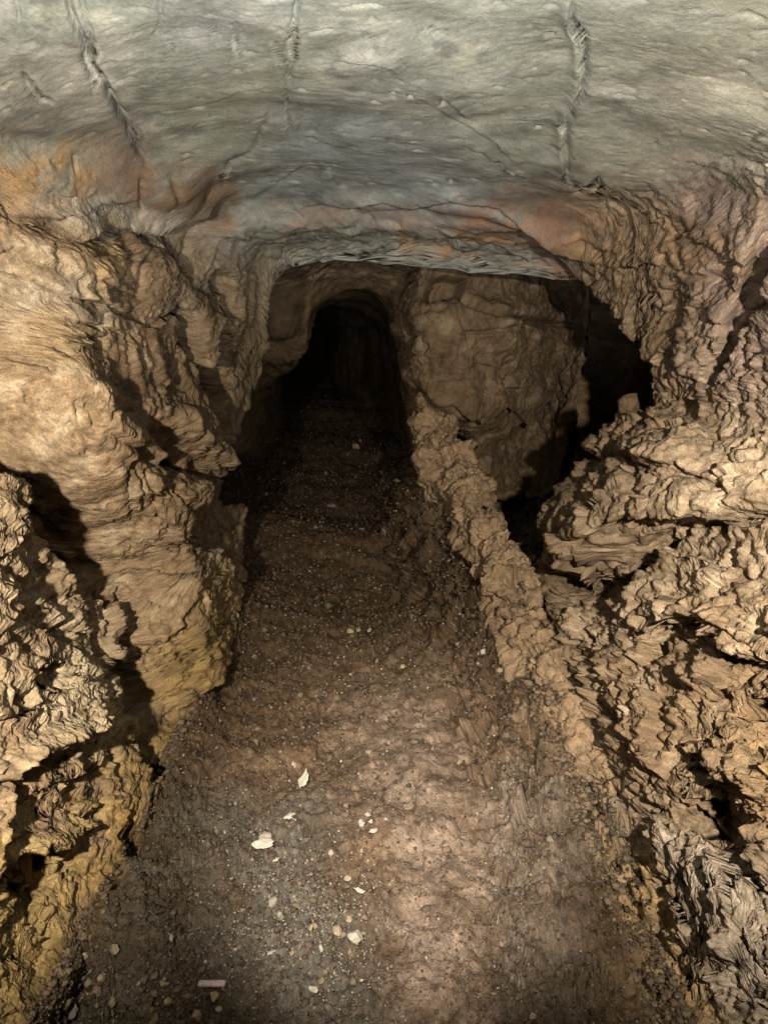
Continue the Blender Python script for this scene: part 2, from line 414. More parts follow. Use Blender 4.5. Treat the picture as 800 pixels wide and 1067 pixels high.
Pw2 = Pw+warp2*.014
del warp, warp2
# rough lower zones: knobbly on the right, hackly diagonal on the left
z_knob = zone(30, (540, 560), (600, 620), (660, 600), (740, 640), (830, 680), (830, 1100), (700, 1100), (640, 920), (590, 770), (555, 680))
z_edge = zone(14, (440, 425), (475, 455), (500, 500), (545, 520), (570, 580), (600, 640), (640, 760), (660, 880), (600, 820), (560, 700), (520, 620), (480, 520), (450, 470))
z_hack = zone(30, (-40, 460), (20, 500), (90, 600), (160, 560), (240, 560), (255, 640), (230, 720), (200, 800), (150, 900), (60, 1000), (-40, 1100))
z_ochr = zone(30, (100, 830), (200, 640), (250, 600), (250, 700), (190, 830), (120, 950), (20, 1100), (-60, 1100), (-60, 900))
z_strat = zone(24, (-40, 225), (200, 235), (210, 360), (120, 370), (-40, 360))
rough = np.clip(.45+.55*np.maximum(np.maximum(z_knob, z_edge), z_hack), 0, 1)
Pf = P1+(Pw2-P1)*.35
lum = billow(Pf, 10, 2, 1.1, (1, 1, 1.25))
lum2 = billow(Pf, 28, 2, 5.1, (1, 1, 1.15))
f1, f2, cid, tl1 = worley(Pf, 7, 3.3, (1, .7, 1.4), 1)
_a, _b, _c1, tl2 = worley(Pf, 18, 6.3, (1, .8, 1.3), 2)
_a, _b, _c3, tl0 = worley(Pf, 3.2, 2.3, (1, .6, 1.2), 5)
facet = tl0*.075+tl1*.030+tl2*.015
chips = (cid-.5)*sst(f2-f1, .0, .22)
strat = fbm(Pw, 3.4, 3, 13, (.7, .7, 5.5))
stratf = fbm(Pw2, 9, 2, 15, (.6, .6, 5.0))
# diagonal grain: stretched along a direction falling away to the lower right of the picture
ex = np.array([.2, .62, -.76]); ey = np.cross(ex, [1, 0, 0]); ey /= np.linalg.norm(ey); ez = np.cross(ex, ey)
Pd = np.stack([Pf@ex.astype(f32), Pf@ey.astype(f32), Pf@ez.astype(f32)], -1)
grain = billow(Pd, 15, 2, 2.2, (.35, 1, 1))
vert = billow(Pf, 11, 2, 6.6, (1, 1, .30))
disp = np.zeros(P1.shape[:2], f32)
disp += wallm*(chips*.010*(.4+rough)+facet*(.26+.16*rough)+fbm(Pf, 2.8, 2, 55)*.045+(lum-.5)*.008*(.35+.65*rough)+(lum2-.5)*.010*(.5+rough))
disp += wallm*(strat*.002)*(1-.6*z_knob)*(1-.7*z_hack)
disp *= (1-.38*(1-np.maximum(np.maximum(z_knob, z_edge), z_hack)))*wallm+(1-wallm)
disp += z_hack*wallm*((grain-.5)*.026)
disp += z_knob*wallm*((billow(Pf, 17, 2, 4.4)-.5)*.028+(billow(Pf, 44, 1, 4.9)-.5)*.008)
disp += z_edge*((billow(Pf, 24, 2, 14.4)-.5)*.018+(billow(Pf, 60, 1, 4.9)-.5)*.006)
disp *= 1-.55*zone(30, (590, 170), (830, 170), (830, 400), (700, 430), (640, 380), (600, 300))
disp += z_strat*leftw*(strat*.002)
upl = leftw*zone(20, (100, 360), (260, 300), (330, 300), (320, 560), (240, 600), (130, 520))
disp += upl*(vert-.5)*.026
disp += rightw*(1-z_knob)*zone(20, (540, 400), (830, 380), (830, 700), (600, 640))*(fbm(Pw2, 18, 3, 33, (.8, .8, 2.2)))*.010
# ceiling: broad scallops and fine skin
disp += w_ceil*(fbm(P1, 2.0, 2, 71)*.012+fbm(Pf, 9, 3, 77)*.0022)
zlint = zone(14, (235, 235), (310, 215), (560, 250), (600, 300), (430, 295), (250, 300))
disp += zlint*w_ceil*(chips*.006+tl1*.012+tl2*.004+(lum-.5)*.012)
# floor: trodden earth, clods and scuffs
fl = w_floor
_q, _r, _s, tlf = worley(Pw2, 34, 5.3, (1, 1, 1), 7)
dirt = (billow(Pw2, 15, 2, 91, (1, .85, 1))-.4)*.015+tlf*.008
path = zone(60, (370, 730), (440, 700), (500, 900), (480, 1100), (420, 1100), (385, 850))
disp += fl*(dirt*(1-.45*path)+fbm(P1, 4.0, 3, 99)*.034+tl1*.012)
z_grav = np.clip(zone(40, (270, 860), (330, 860), (400, 960), (400, 1090), (40, 1090), (150, 1000), (250, 950))*(1.0+1.6*fbm(P1, 5, 2, 88)), 0, 1)
_q, _q2, _r, _s = worley(Pw2, 60, 15.3, (1, 1, 1), 17)
disp += fl*z_grav*(sst(_q2-_q, 0, .5)*.008*(.4+1.2*_r)-.005)
z_bank = zone(16, (450, 520), (500, 520), (540, 590), (590, 730), (600, 840), (560, 800), (500, 760), (480, 700), (462, 600))
z_bank = np.maximum(z_bank, w_floor*sst(P1[..., 0], _xl-.42, _xl-.28)*sst(P1[..., 1], 1.5, 2.2))
disp += z_bank*(tl1*.034+tl2*.016+(cid-.5)*.026*sst(f2-f1, 0, .12)+(billow(Pf, 12, 2, 17)-.5)*.02)
disp += w_rim*(1-w_ceil)*((billow(Pf, 16, 2, 19)-.5)*.022+tl1*.022)
#@@FINE
k = D.crack
# ceiling joints
k(2.9, 0.0292, (70, -5), (80, 25), (92, 48), (96, 70), (110, 90), (122, 112), (132, 130), (142, 150), (152, 165), (160, 182))
k(1.8, 0.0165, (84, -5), (92, 20), (97, 45), (98, 66))
k(1.4, 0.0099, (96, 68), (98, 85), (99, 98))
k(1.4, 0.0116, (122, 112), (136, 124), (146, 142), (152, 156))
k(1.8, 0.0116, (166, 0), (169, 18), (166, 34)); k(1.5, 0.0083, (178, 42), (179, 60))
k(1.8, 0.0083, (20, 2), (21, 20)); k(1.8, 0.0099, (24, 74), (32, 88), (45, 104), (58, 108))
k(2.6, 0.0215, (311, 0), (307, 25), (305, 60), (300, 90)); k(2.0, 0.0116, (298, 92), (299, 120), (303, 145))
k(1.4, 0.0083, (222, 20), (226, 40)); k(1.4, 0.0083, (246, 20), (248, 60)); k(1.2, 0.0066, (285, 40), (290, 60), (286, 80))
k(1.5, 0.0116, (232, 200), (238, 170), (262, 160), (280, 120)); k(1.4, 0.0083, (312, 125), (312, 150))
k(1.4, 0.0083, (330, 168), (345, 180), (348, 195)); k(1.8, 0.0099, (190, 162), (200, 161))
D.ledge(9, .016, (590, 200), (586, 130), (600, 105), (606, 80), (604, 40), (592, 18), (594, -8), under=1.2)
k(2.1, 0.0209, (596, 204), (610, 200), (622, 186), (626, 184)); k(1.8, 0.0116, (626, 188), (632, 215), (630, 240))
for x_, y_ in ((562, 135), (520, 167), (444, 33), (572, 36), (410, 97), (427, 100), (463, 107), (470, 186)): D.hole(2.5, .018, (x_-2, y_-1.5), (x_+2, y_-1.5), (x_+2, y_+1.5), (x_-2, y_+1.5))
for a in ((400, 70, 500, 130), (430, 100, 540, 170), (350, 60, 420, 75), (480, 150, 545, 190), (260, 210, 330, 170), (215, 110, 280, 90), (330, 150, 395, 165)):
    D.ledge(8, .006, (a[0], a[1]), ((a[0]+a[2])/2, (a[1]+a[3])/2-6), (a[2], a[3]))
D.ledge(10, .020, (300, 222), (340, 214), (370, 214), (400, 209), (430, 214), (470, 206), (500, 212), (520, 215), (525, 222), (560, 250), (592, 285), under=.8)
D.ledge(6, .014, (415, 245), (450, 247), (480, 244), (510, 255), (560, 270), (585, 285))
k(2.2, 0.0248, (372, 222), (385, 226), (392, 233)); k(1.8, 0.0165, (392, 236), (398, 262))
D.hole(3, .02, (425, 257), (440, 246), (480, 251), (470, 262), (440, 263)) 
k(2.2, 0.0248, (600, 298), (606, 310), (612, 320)); k(1.8, 0.0165, (604, 254), (606, 262), (603, 285))
# left shoulder
D.ledge(7, .020, (-5, 229), (30, 233), (60, 238), (100, 236), (130, 238), (150, 243), (185, 241))
D.ledge(6, .012, (0, 224), (50, 224), (100, 213), (120, 210), (150, 222))
k(3, .03, (-2, 200), (8, 215), (12, 230)); k(2.5, .022, (148, 186), (150, 205), (149, 220)); k(2.5, .02, (180, 183), (186, 200), (188, 215)); k(2, .014, (52, 165), (60, 176)); k(1.8, .012, (76, 162), (79, 182))
D.ledge(12, .030, (25, 285), (45, 292), (70, 305), (100, 308), (125, 322))
k(2.4, .02, (0, 278), (25, 284)); D.ledge(10, .020, (80, 295), (95, 308), (105, 312)); D.ledge(10, .02, (96, 284), (120, 300), (140, 303))
D.hole(6, .03, (56, 252), (64, 262), (66, 275), (74, 280), (60, 278), (54, 268))
D.hole(6, .02, (115, 240), (132, 243), (135, 250), (125, 250)); D.ledge(12, .02, (60, 330), (110, 340), (135, 345), under=.6)
D.hole(3, .03, (35, 338), (45, 337), (44, 345), (36, 344)); D.hole(3, .03, (49, 336), (55, 337), (55, 342), (50, 342)); D.hole(3, .03, (95, 337), (108, 342), (105, 345))
D.ledge(7, .014, (20, 350), (60, 349), (100, 349), (115, 350)); k(4, .04, (128, 250), (142, 262), (140, 285), (136, 300))
k(3, .03, (156, 262), (153, 290), (148, 310)); k(3, .025, (195, 240), (190, 258), (188, 280)); D.hole(5, .05, (100, 352), (112, 350), (115, 362), (110, 375), (102, 372))
for a in ((48, 358, 70, 368), (60, 362, 78, 375), (10, 372, 60, 384), (30, 398, 55, 395), (70, 400, 85, 440), (88, 415, 98, 450), (118, 425, 160, 437), (80, 445, 95, 475), (150, 375, 160, 410), (168, 395, 175, 425), (120, 390, 118, 440)):
    k(2.6, .018, (a[0], a[1]), ((a[0]+a[2])/2+3, (a[1]+a[3])/2-2), (a[2], a[3]))
D.ledge(14, .03, (112, 445), (140, 462), (175, 478), (205, 487), under=.8)
D.ledge(8, .02, (150, 540), (165, 535), (180, 545), (178, 570)); D.ledge(8, .02, (160, 620), (178, 612), (185, 600))
for a in ((135, 480, 138, 540), (150, 480, 153, 530), (162, 485, 165, 540), (178, 490, 185, 520), (190, 500, 200, 535), (215, 455, 225, 520), (225, 440, 240, 500), (205, 520, 215, 580), (235, 540, 245, 600), (185, 560, 188, 610)):
    k(2.8, .022, (a[0], a[1]), ((a[0]+a[2])/2+2, (a[1]+a[3])/2), (a[2], a[3]))
# left hackly part
D.hole(5, .07, (38, 700), (55, 695), (60, 690), (75, 692), (76, 715), (55, 716), (45, 712)); D.hole(5, .06, (14, 730), (30, 722), (36, 735), (26, 748), (16, 742))
D.ledge(9, .03, (-5, 818), (30, 800), (60, 780), (95, 765), (100, 758), under=1.3)
D.ledge(8, .025, (-5, 750), (30, 735), (60, 722)); D.ledge(9, .03, (-5, 885), (25, 865), (45, 860), under=1.2); D.ledge(9, .03, (20, 835), (60, 810), (100, 800), under=1)
D.ledge(10, .03, (-5, 912), (20, 900), (40, 880), under=1.3)
for a in ((0, 520, 60, 560), (10, 550, 80, 600), (0, 590, 60, 640), (20, 640, 90, 670), (0, 660, 50, 690), (60, 650, 100, 660), (100, 640, 120, 700), (110, 700, 118, 760), (115, 780, 122, 830), (90, 610, 120, 640), (30, 600, 85, 625)):
    k(4, .035, (a[0], a[1]), ((a[0]+a[2])/2+3, (a[1]+a[3])/2-3), (a[2], a[3]))
for a in ((90, 850, 105, 846), (122, 866, 126, 878), (55, 970, 60, 985), (10, 960, 15, 1000), (28, 930, 33, 955), (150, 830, 160, 850), (60, 905, 65, 915), (0, 940, 20, 925)):
    k(4, .03, (a[0], a[1]), (a[2], a[3]))
D.hole(5, .03, (108, 915), (130, 905), (132, 922), (115, 928)); D.hole(8, -.03, (42, 870), (62, 868), (72, 880), (70, 892), (48, 895))
# right wall
k(2.5, .03, (603, 254), (606, 262)); D.ledge(8, .02, (606, 252), (640, 262), (655, 276), (680, 270), (700, 278)); D.ledge(5, .012, (612, 274), (640, 278), (680, 268))
k(3, .03, (720, 288), (740, 293), (765, 302), (790, 300)); D.ledge(14, .03, (738, 378), (757, 350), (760, 330), (775, 290), (790, 240), (800, 215), under=.9)
k(3, .03, (790, 300), (770, 320), (765, 330)); k(2, .016, (696, 300), (690, 320), (684, 335)); k(2, .014, (700, 340), (670, 350)); D.ledge(6, .014, (680, 372), (690, 395), (688, 405))
D.ledge(8, .018, (640, 450), (660, 440), (672, 432), (690, 445), under=.8); D.ledge(7, .018, (610, 440), (640, 452), (660, 448))
D.ledge(8, .016, (600, 500), (620, 490), (650, 492), (675, 482), (690, 488)); D.ledge(12, .03, (660, 478), (705, 480), (720, 492), (745, 500), (790, 490), under=.7)
for a in ((612, 440, 590, 500), (604, 440, 582, 505), (625, 445, 605, 510), (575, 480, 565, 520), (662, 470, 655, 520), (640, 530, 645, 555), (735, 590, 725, 610), (770, 560, 755, 590), (745, 450, 742, 470), (710, 420, 730, 425)):
    k(3.2, .024, (a[0], a[1]), ((a[0]+a[2])/2+2, (a[1]+a[3])/2), (a[2], a[3]))
D.ledge(14, .04, (575, 560), (600, 560), (650, 535), (700, 528), (735, 530), under=.9); k(3, .03, (655, 520), (650, 545), (640, 560))
D.ledge(10, .03, (665, 680), (672, 655), (700, 640), (728, 638), (745, 650), (755, 665), under=1.2); k(3, .03, (665, 650), (680, 640), (700, 636)); D.ledge(9, .025, (752, 655), (780, 668), (805, 690))
D.ledge(12, .03, (596, 570), (620, 610), (640, 590), under=.6)
D.ledge(9, .025, (690, 610), (720, 612), (760, 608), (775, 600)); D.hole(5, .04, (760, 598), (775, 592), (782, 605), (770, 608)); D.hole(6, .05, (596, 705), (606, 700), (618, 718), (612, 722), (600, 716))
D.hole(8, .05, (745, 730), (765, 725), (778, 740), (760, 752)); D.hole(8, .05, (755, 785), (775, 775), (800, 790), (800, 810), (775, 808))
D.ledge(10, .035, (706, 850), (712, 826), (730, 835), (755, 860), (780, 890), under=1.1); D.hole(5, .05, (735, 912), (750, 912), (752, 920), (740, 921)); D.hole(7, .06, (770, 905), (790, 915), (800, 930), (785, 925))
k(3.5, .03, (728, 790), (720, 812)); k(3.5, .03, (742, 810), (735, 825)); k(3, .025, (665, 890), (668, 905)); k(3, .03, (628, 825), (640, 860), (660, 900), (680, 945)); k(3, .03, (602, 765), (620, 800), (655, 845), (690, 850))
k(2.5, .016, (650, 820), (675, 840), (696, 846)); k(2.5, .016, (700, 870), (698, 900))
D.ledge(8, .02, (600, 640), (625, 690), (645, 740), (680, 790)); k(3, .02, (700, 900), (720, 960), (750, 1010)); k(3, .02, (640, 900), (690, 980), (740, 1060))
# lip of the alcove and bank
D.ledge(8, .03, (440, 440), (452, 470), (470, 490), (490, 520), (520, 560), (545, 610), (565, 660), (590, 720), (610, 790), (640, 880), (690, 1000), under=.5)
k(3.5, .035, (486, 682), (505, 662), (525, 632), (530, 615)); k(3, .03, (500, 650), (515, 640)); D.ledge(9, .03, (490, 700), (520, 685), (550, 670), (570, 672)); k(3, .03, (470, 700), (485, 735), (478, 760))
D.ledge(8, .03, (450, 590), (470, 560), (480, 555)); D.ledge(8, .025, (470, 620), (500, 600), (515, 580)); D.ledge(8, .025, (430, 545), (455, 525), (480, 520))
k(3, .02, (525, 985-110), (530, 905), (515, 935), (495, 958)); k(2.5, .016, (520, 945), (500, 962)); D.ledge(9, .02, (470, 690), (480, 720), (484, 765), (500, 800), (540, 850))
D.ledge(8, .016, (545, 840), (560, 800), (570, 770), (560, 750)); D.hole(6, .04, (648, 995), (660, 992), (672, 1010), (680, 1035), (668, 1030), (655, 1008)); D.hole(4, .03, (615, 998), (622, 996), (623, 1003), (617, 1005))
D.ridge(3, .012, (605, 985), (618, 1012), (632, 1040), (645, 1060)); D.ridge(2.6, .012, (656, 1012), (668, 1028), (674, 1042))
# floor: pits, shadows round the gravel patch
for x_, y_, w_, h_ in ((150, 905, 14, 5), (220, 1010, 15, 9), (330, 958, 12, 8), (305, 985, 14, 8), (345, 1050, 8, 14), (290, 955, 10, 7), (365, 948, 9, 8), (240, 1050, 9, 6), (196, 905, 12, 5), (265, 860, 9, 6), (318, 1010, 9, 6), (340, 1025, 12, 6), (378, 1010, 10, 6), (120, 1045, 20, 6), (300, 1020, 12, 7)):
    D.hole(6, .016, (x_-w_, y_), (x_-w_*.5, y_-h_), (x_+w_*.6, y_-h_*.9), (x_+w_, y_+h_*.2), (x_+w_*.3, y_+h_))
D.hole(20, .03, (380, 640), (430, 660), (470, 650), (470, 690), (400, 700)); D.hole(20, -.02, (370, 720), (430, 720), (480, 900), (420, 950), (380, 850))
D.ledge(26, .035, (300, 470), (360, 468), (440, 478)); D.ledge(24, .03, (300, 560), (370, 590), (450, 600), (470, 590)); D.ledge(20, .025, (400, 690), (440, 665), (470, 650))
#@@END
dd = D.disp+disp
# keep relief finer where the tunnel is far
P2 = P1+N1*dd[..., None].astype(f32)
P2[..., 2] -= D.drop*(1-w_ceil)*(1-w_floor)
P2[:, -1] = P2[:, 0]
# second pass: fine grain laid on the relief just made, so that it is never stretched
N2 = normals(P2)
if (N2*Nb).sum(-1).mean() < 0: N2 = -N2
N2 = nblur(N2, 1); N2 = N2*.6+N1*.4; N2 /= np.linalg.norm(N2, axis=-1, keepdims=True)
Pm = P2.astype(f32)
_a, _b, _c2, tl3 = worley(Pm, 44, 9.3, (1, .9, 1.1), 4)
fine = fbm(Pm, 44, 3, 8.8)
f3 = wallm*(tl3*.0045*(.5+.5*rough)+fine*.0040+(billow(Pm, 70, 2, 61)-.5)*.0075*(.25+.85*rough)+(billow(Pm, 150, 1, 63)-.5)*.0032)
_q, _r, _s, tlg = worley(Pm, 80, 5.9, (1, 1, 1), 8)
f3 += fl*(1-.45*path)*((billow(Pm, 42, 2, 95)-.4)*.010+fbm(Pm, 90, 2, 97)*.0028+tlg*.0035)
_pit = np.clip(perlin(Pm[..., 0]*22, Pm[..., 1]*22, Pm[..., 2]*22)-.42, 0, 1)
f3 += w_ceil*(-_pit*.02+fbm(Pm, 45, 3, 79)*.0011+(billow(Pm, 26, 2, 83)-.5)*.0012)
P2 = P2+N2*f3[..., None].astype(f32); P2[:, -1] = P2[:, 0]
# close the tunnel's two ends
P2[0] = P2[0]*.0+np.array([cxf(-2.4), -2.4, 1.0]); P2[-1] = np.array([cxf(20.5), 20.5, .9])
U2, V2, ZC2 = project(P2)

# ------------------------------------------------------------------ rock colours (surface colour, with some light falloff painted in)
def C3(r, g, b): return np.array([r, g, b], f32)
col = np.empty(P2.shape, f32)
Pw = Pm; Pw2 = Pm; big = fbm(Pw, 2.2, 3, 120)[..., None]; med = fbm(Pw2, 9, 3, 130)[..., None]; sml = fbm(Pw2, 38, 3, 140)[..., None]
col[:] = C3(.315, .232, .150)
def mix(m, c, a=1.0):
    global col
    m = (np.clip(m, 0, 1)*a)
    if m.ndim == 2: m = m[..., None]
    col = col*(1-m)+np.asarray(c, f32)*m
_ws = np.clip(1.6/np.clip(P1[..., 1], 1, 9), .2, 1.4)
_du = (fbm(P1, 7, 3, 301)*26+fbm(P1, 30, 2, 303)*8)*_ws; _dv = (fbm(P1, 7, 3, 311)*26+fbm(P1, 30, 2, 313)*8)*_ws
D.u = D.u+_du.astype(f32); D.v = D.v+_dv.astype(f32)
def patch(soft, c, a, *pts, n=.6, **kw):
    m = zone(soft*1.8+8, *pts, **kw)
    if n: m = np.clip(m*(1+n*1.6*med[..., 0]+n*.8*big[..., 0]), 0, 1)
    mix(m, c, a)
mix(sst(big, -.2, .6), C3(.215, .145, .085), .65)
mix(sst(med, .1, .6), C3(.44, .37, .275), .6)
mix(w_ceil*1.0, C3(.34, .36, .31))
mix((w_ceil[..., None]*sst(big+.3*med, -.05, .35)), C3(.29, .31, .26), .7)
mix((w_ceil[..., None]*sst(fbm(Pw, 5, 4, 171)[..., None], .18, .4)), C3(.45, .45, .40), .7)
mix((w_ceil[..., None]*sst(fbm(Pw, 6, 4, 173)[..., None], .22, .45)), C3(.17, .165, .14), .6)
mix((w_ceil[..., None]*sst(med+.4*sml, .15, .6)), C3(.42, .42, .34), .55)
#@@COLOUR
patch(26, C3(.40, .43, .43), .8, (235, 235), (290, 150), (330, 130), (450, 150), (520, 215), (400, 215), (320, 225))
patch(20, C3(.30, .31, .30), .7, (180, -10), (300, -10), (250, 60), (190, 70)); patch(26, C3(.33, .34, .25), .6, (190, 80), (300, 60), (260, 160), (200, 180))
patch(14, C3(.55, .53, .46), .7, (95, 30), (120, 50), (125, 95), (95, 130), (60, 90)); patch(10, C3(.45, .45, .41), .6, (105, 55), (150, 75), (120, 90))
patch(18, C3(.20, .19, .17), .7, (20, 90), (60, 100), (120, 140), (130, 180), (60, 150), (0, 130))
patch(12, C3(.30, .205, .11), 1.0, (-40, 150), (-20, 150), (60, 160), (120, 200), (110, 222), (-20, 228), n=1.1)
patch(14, C3(.22, .165, .12), .85, (90, 150), (160, 150), (235, 190), (230, 235), (110, 225)); patch(12, C3(.40, .38, .34), .7, (40, 222), (100, 205), (160, 225), (100, 232))
patch(16, C3(.42, .30, .16), .8, (70, 250), (130, 250), (140, 300), (100, 300)); patch(14, C3(.48, .44, .36), .7, (0, 285), (50, 290), (120, 320), (110, 338), (20, 330)); patch(8, C3(.5, .38, .2), .8, (40, 342), (110, 343), (110, 350), (40, 350))
patch(12, C3(.42, .41, .40), .7, (222, 240), (250, 232), (262, 262), (228, 270)); patch(10, C3(.52, .48, .40), .6, (185, 300), (210, 295), (205, 335), (185, 335))
patch(14, C3(.36, .27, .24), .6, (240, 280), (290, 280), (280, 330), (245, 320)); patch(16, C3(.27, .25, .165), .7, (235, 330), (300, 310), (290, 420), (265, 540), (235, 450))
patch(16, C3(.30, .185, .095), .6, (180, 200), (235, 200), (225, 250), (180, 240))
patch(12, C3(.275, .28, .22), .9, (260, 240), (330, 220), (375, 225), (385, 262), (300, 275), (255, 300)); patch(7, C3(.5, .5, .48), .8, (305, 268), (350, 262), (420, 268), (420, 276), (350, 272), (308, 278))
patch(10, C3(.36, .37, .36), .9, (400, 262), (470, 262), (560, 285), (590, 300), (500, 296), (430, 285)); patch(8, C3(.36, .22, .10), .85, (420, 247), (470, 248), (490, 256), (430, 258)); patch(7, C3(.30, .22, .22), .8, (300, 222), (360, 216), (440, 222), (500, 222), (540, 250), (480, 232), (380, 226))
patch(14, C3(.235, .155, .11), 1.0, (500, 215), (620, 190), (700, 190), (740, 210), (720, 280), (620, 260), (590, 290), (540, 240)); patch(14, C3(.40, .30, .16), .6, (620, 210), (650, 205), (640, 235)); patch(12, C3(.38, .25, .13), .7, (600, 262), (660, 262), (650, 280), (605, 285))
patch(18, C3(.25, .195, .17), .9, (620, 280), (740, 290), (830, 200), (830, 440), (700, 430), (640, 350)); patch(16, C3(.18, .17, .165), .7, (700, 200), (790, 190), (780, 220), (720, 240)); patch(14, C3(.20, .17, .165), .6, (690, 290), (730, 300), (700, 340), (680, 320))
patch(10, C3(.38, .33, .24), .6, (690, 218), (770, 216), (760, 226), (690, 228)); patch(10, C3(.20, .15, .16), .8, (590, 280), (605, 278), (612, 318), (600, 315)); patch(14, C3(.40, .34, .26), .6, (640, 330), (720, 330), (740, 370), (690, 400), (650, 370))
patch(20, C3(.40, .37, .31), .6, (690, 70), (800, 60), (800, 180), (650, 190), (690, 130)); patch(16, C3(.17, .16, .14), .5, (700, 80), (740, 90), (730, 120), (690, 110)); patch(14, C3(.44, .42, .33), .6, (600, 160), (680, 150), (660, 190), (600, 200))
patch(24, C3(.235, .235, .185), .5, (500, -10), (820, -10), (820, 60), (560, 80))
patch(24, C3(.40, .325, .235), .8, (560, 440), (830, 430), (830, 640), (700, 620), (600, 700), (640, 800), (560, 640), (480, 480))
patch(30, C3(.34, .30, .25), .7, (660, 850), (830, 900), (830, 1090), (720, 1080)); patch(16, C3(.42, .29, .14), .75, (625, 880), (660, 900), (720, 1010), (740, 1080), (700, 1080), (640, 940)); patch(20, C3(.42, .27, .11), .6, (770, 760), (830, 740), (830, 850), (790, 830))
patch(26, C3(.36, .29, .20), .8, (-30, 480), (60, 540), (130, 640), (120, 780), (-30, 800)); patch(26, C3(.34, .245, .105), .9, (90, 820), (200, 640), (250, 600), (250, 700), (190, 830), (120, 950), (20, 1100), (-60, 1100), (-60, 900))
patch(14, C3(.48, .39, .20), .7, (45, 870), (80, 860), (75, 890), (50, 895)); patch(14, C3(.46, .28, .10), .7, (120, 850), (165, 855), (170, 890), (130, 950), (100, 960), (120, 900)); patch(14, C3(.50, .43, .31), .6, (60, 650), (110, 640), (125, 780), (60, 760))
#@@END
patch(5, C3(.28, .20, .165), .75, (290, 218), (360, 211), (440, 214), (510, 220), (560, 244), (600, 282), (590, 290), (540, 262), (480, 232), (400, 224), (300, 228), n=.9)
patch(6, C3(.36, .22, .10), .75, (420, 240), (500, 238), (560, 255), (560, 268), (480, 256), (420, 254), n=.9)
patch(8, C3(.22, .155, .105), .8, (140, 178), (200, 172), (240, 195), (235, 238), (180, 240), (140, 225), n=.9)
patch(6, C3(.48, .45, .40), .7, (40, 222), (100, 210), (160, 224), (220, 236), (160, 240), (90, 232), n=.7)
patch(10, C3(.20, .15, .15), .7, (700, 196), (790, 190), (780, 224), (710, 228), n=.9)
patch(8, C3(.38, .25, .13), .8, (600, 250), (700, 262), (700, 280), (600, 276), n=.9)
patch(24, C3(.19, .135, .085), .65, (140, 300), (250, 290), (300, 330), (270, 560), (200, 570), (150, 480), (120, 400), n=.8)  # mid left wall darkened: fading lamp light put into the colour
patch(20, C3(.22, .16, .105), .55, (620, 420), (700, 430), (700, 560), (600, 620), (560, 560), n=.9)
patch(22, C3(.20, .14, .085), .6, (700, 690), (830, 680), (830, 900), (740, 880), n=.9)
D.u = D.u-_du.astype(f32); D.v = D.v-_dv.astype(f32)
mix(z_bank*sst(V0, 440, 560), C3(.19, .118, .068), .9)
mix(w_rim*(1-w_ceil)*sst(P1[..., 1], 2.2, 3), C3(.22, .16, .10)*(1+.3*med), .8)
# floor earth
fm = w_floor*(1-z_edge)
earth = np.empty_like(col); earth[:] = C3(.112, .072, .040)
def em(m, c, a=1.0):
    global earth
    m = np.clip(m, 0, 1)*a
    if m.ndim == 2: m = m[..., None]
    earth = earth*(1-m)+np.asarray(c, f32)*m
em(sst(big, -.3, .5), C3(.085, .054, .031), .6); em(sst(med+.5*sml, .1, .6), C3(.18, .128, .08), .6)
em(path*(1+.8*med[..., 0]), C3(.25, .195, .15), .8)  # pale path earth, lightened further to paint in the pool of light
em(zone(40, (180, 820), (330, 830), (400, 960), (400, 1100), (50, 1100), (90, 980))*(1+med[..., 0]), C3(.085, .078, .062), .85)
em(zone(24, (270, 860), (320, 880), (340, 1000), (300, 1060), (250, 960))*(1+med[..., 0]), C3(.15, .14, .115), .5)
em(zone(26, (500, 840), (570, 760), (620, 900), (640, 1080), (520, 1080))*(1+med[..., 0]), C3(.15, .125, .10), .7)
em(zone(18, (330, 900), (400, 860), (420, 930), (380, 960))*(1+med[..., 0]), C3(.16, .10, .05), .45)
em(zone(16, (600, 960), (650, 940), (710, 1080), (640, 1080)), C3(.15, .105, .06), .6)
em(sst(P2[..., 1], 2.3, 3.3), C3(.085, .053, .028), .65)  # earth dimmed with distance: light falloff put into the colour
em(sst(P2[..., 1], 4.5, 7), C3(.05, .035, .022), .8)  # far floor darker still, painted for the failing light
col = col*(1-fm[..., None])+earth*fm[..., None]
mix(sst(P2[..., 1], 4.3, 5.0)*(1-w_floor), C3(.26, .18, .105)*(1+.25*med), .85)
mix(sst(P2[..., 1], 6.7, 7.4), C3(.10, .07, .045), .7)  # deep tunnel darkness painted into the rock colour
# grain of the stone itself, and dust held in pits of its own
_wc = w_ceil[..., None]
col *= (1+.26*med+(.42-.34*_wc)*sml+.16*_wc*fbm(Pw, 24, 3, 181, (1, .5, 1))[..., None])
spk = fbm(Pw2, 110, 2, 150)[..., None]
col *= (1+(.42-.38*_wc)*spk)
pt = (perlin(P2[..., 0]*70, P2[..., 1]*70, P2[..., 2]*70) > .62)[..., None]*w_floor[..., None]
col = col*(1-pt*.5)+C3(.34, .30, .23)*pt*.5
col = np.clip(col, .008, .75)
wet = np.clip(w_floor*(.35+.5*sst(sml[..., 0], .1, .6)), 0, 1)

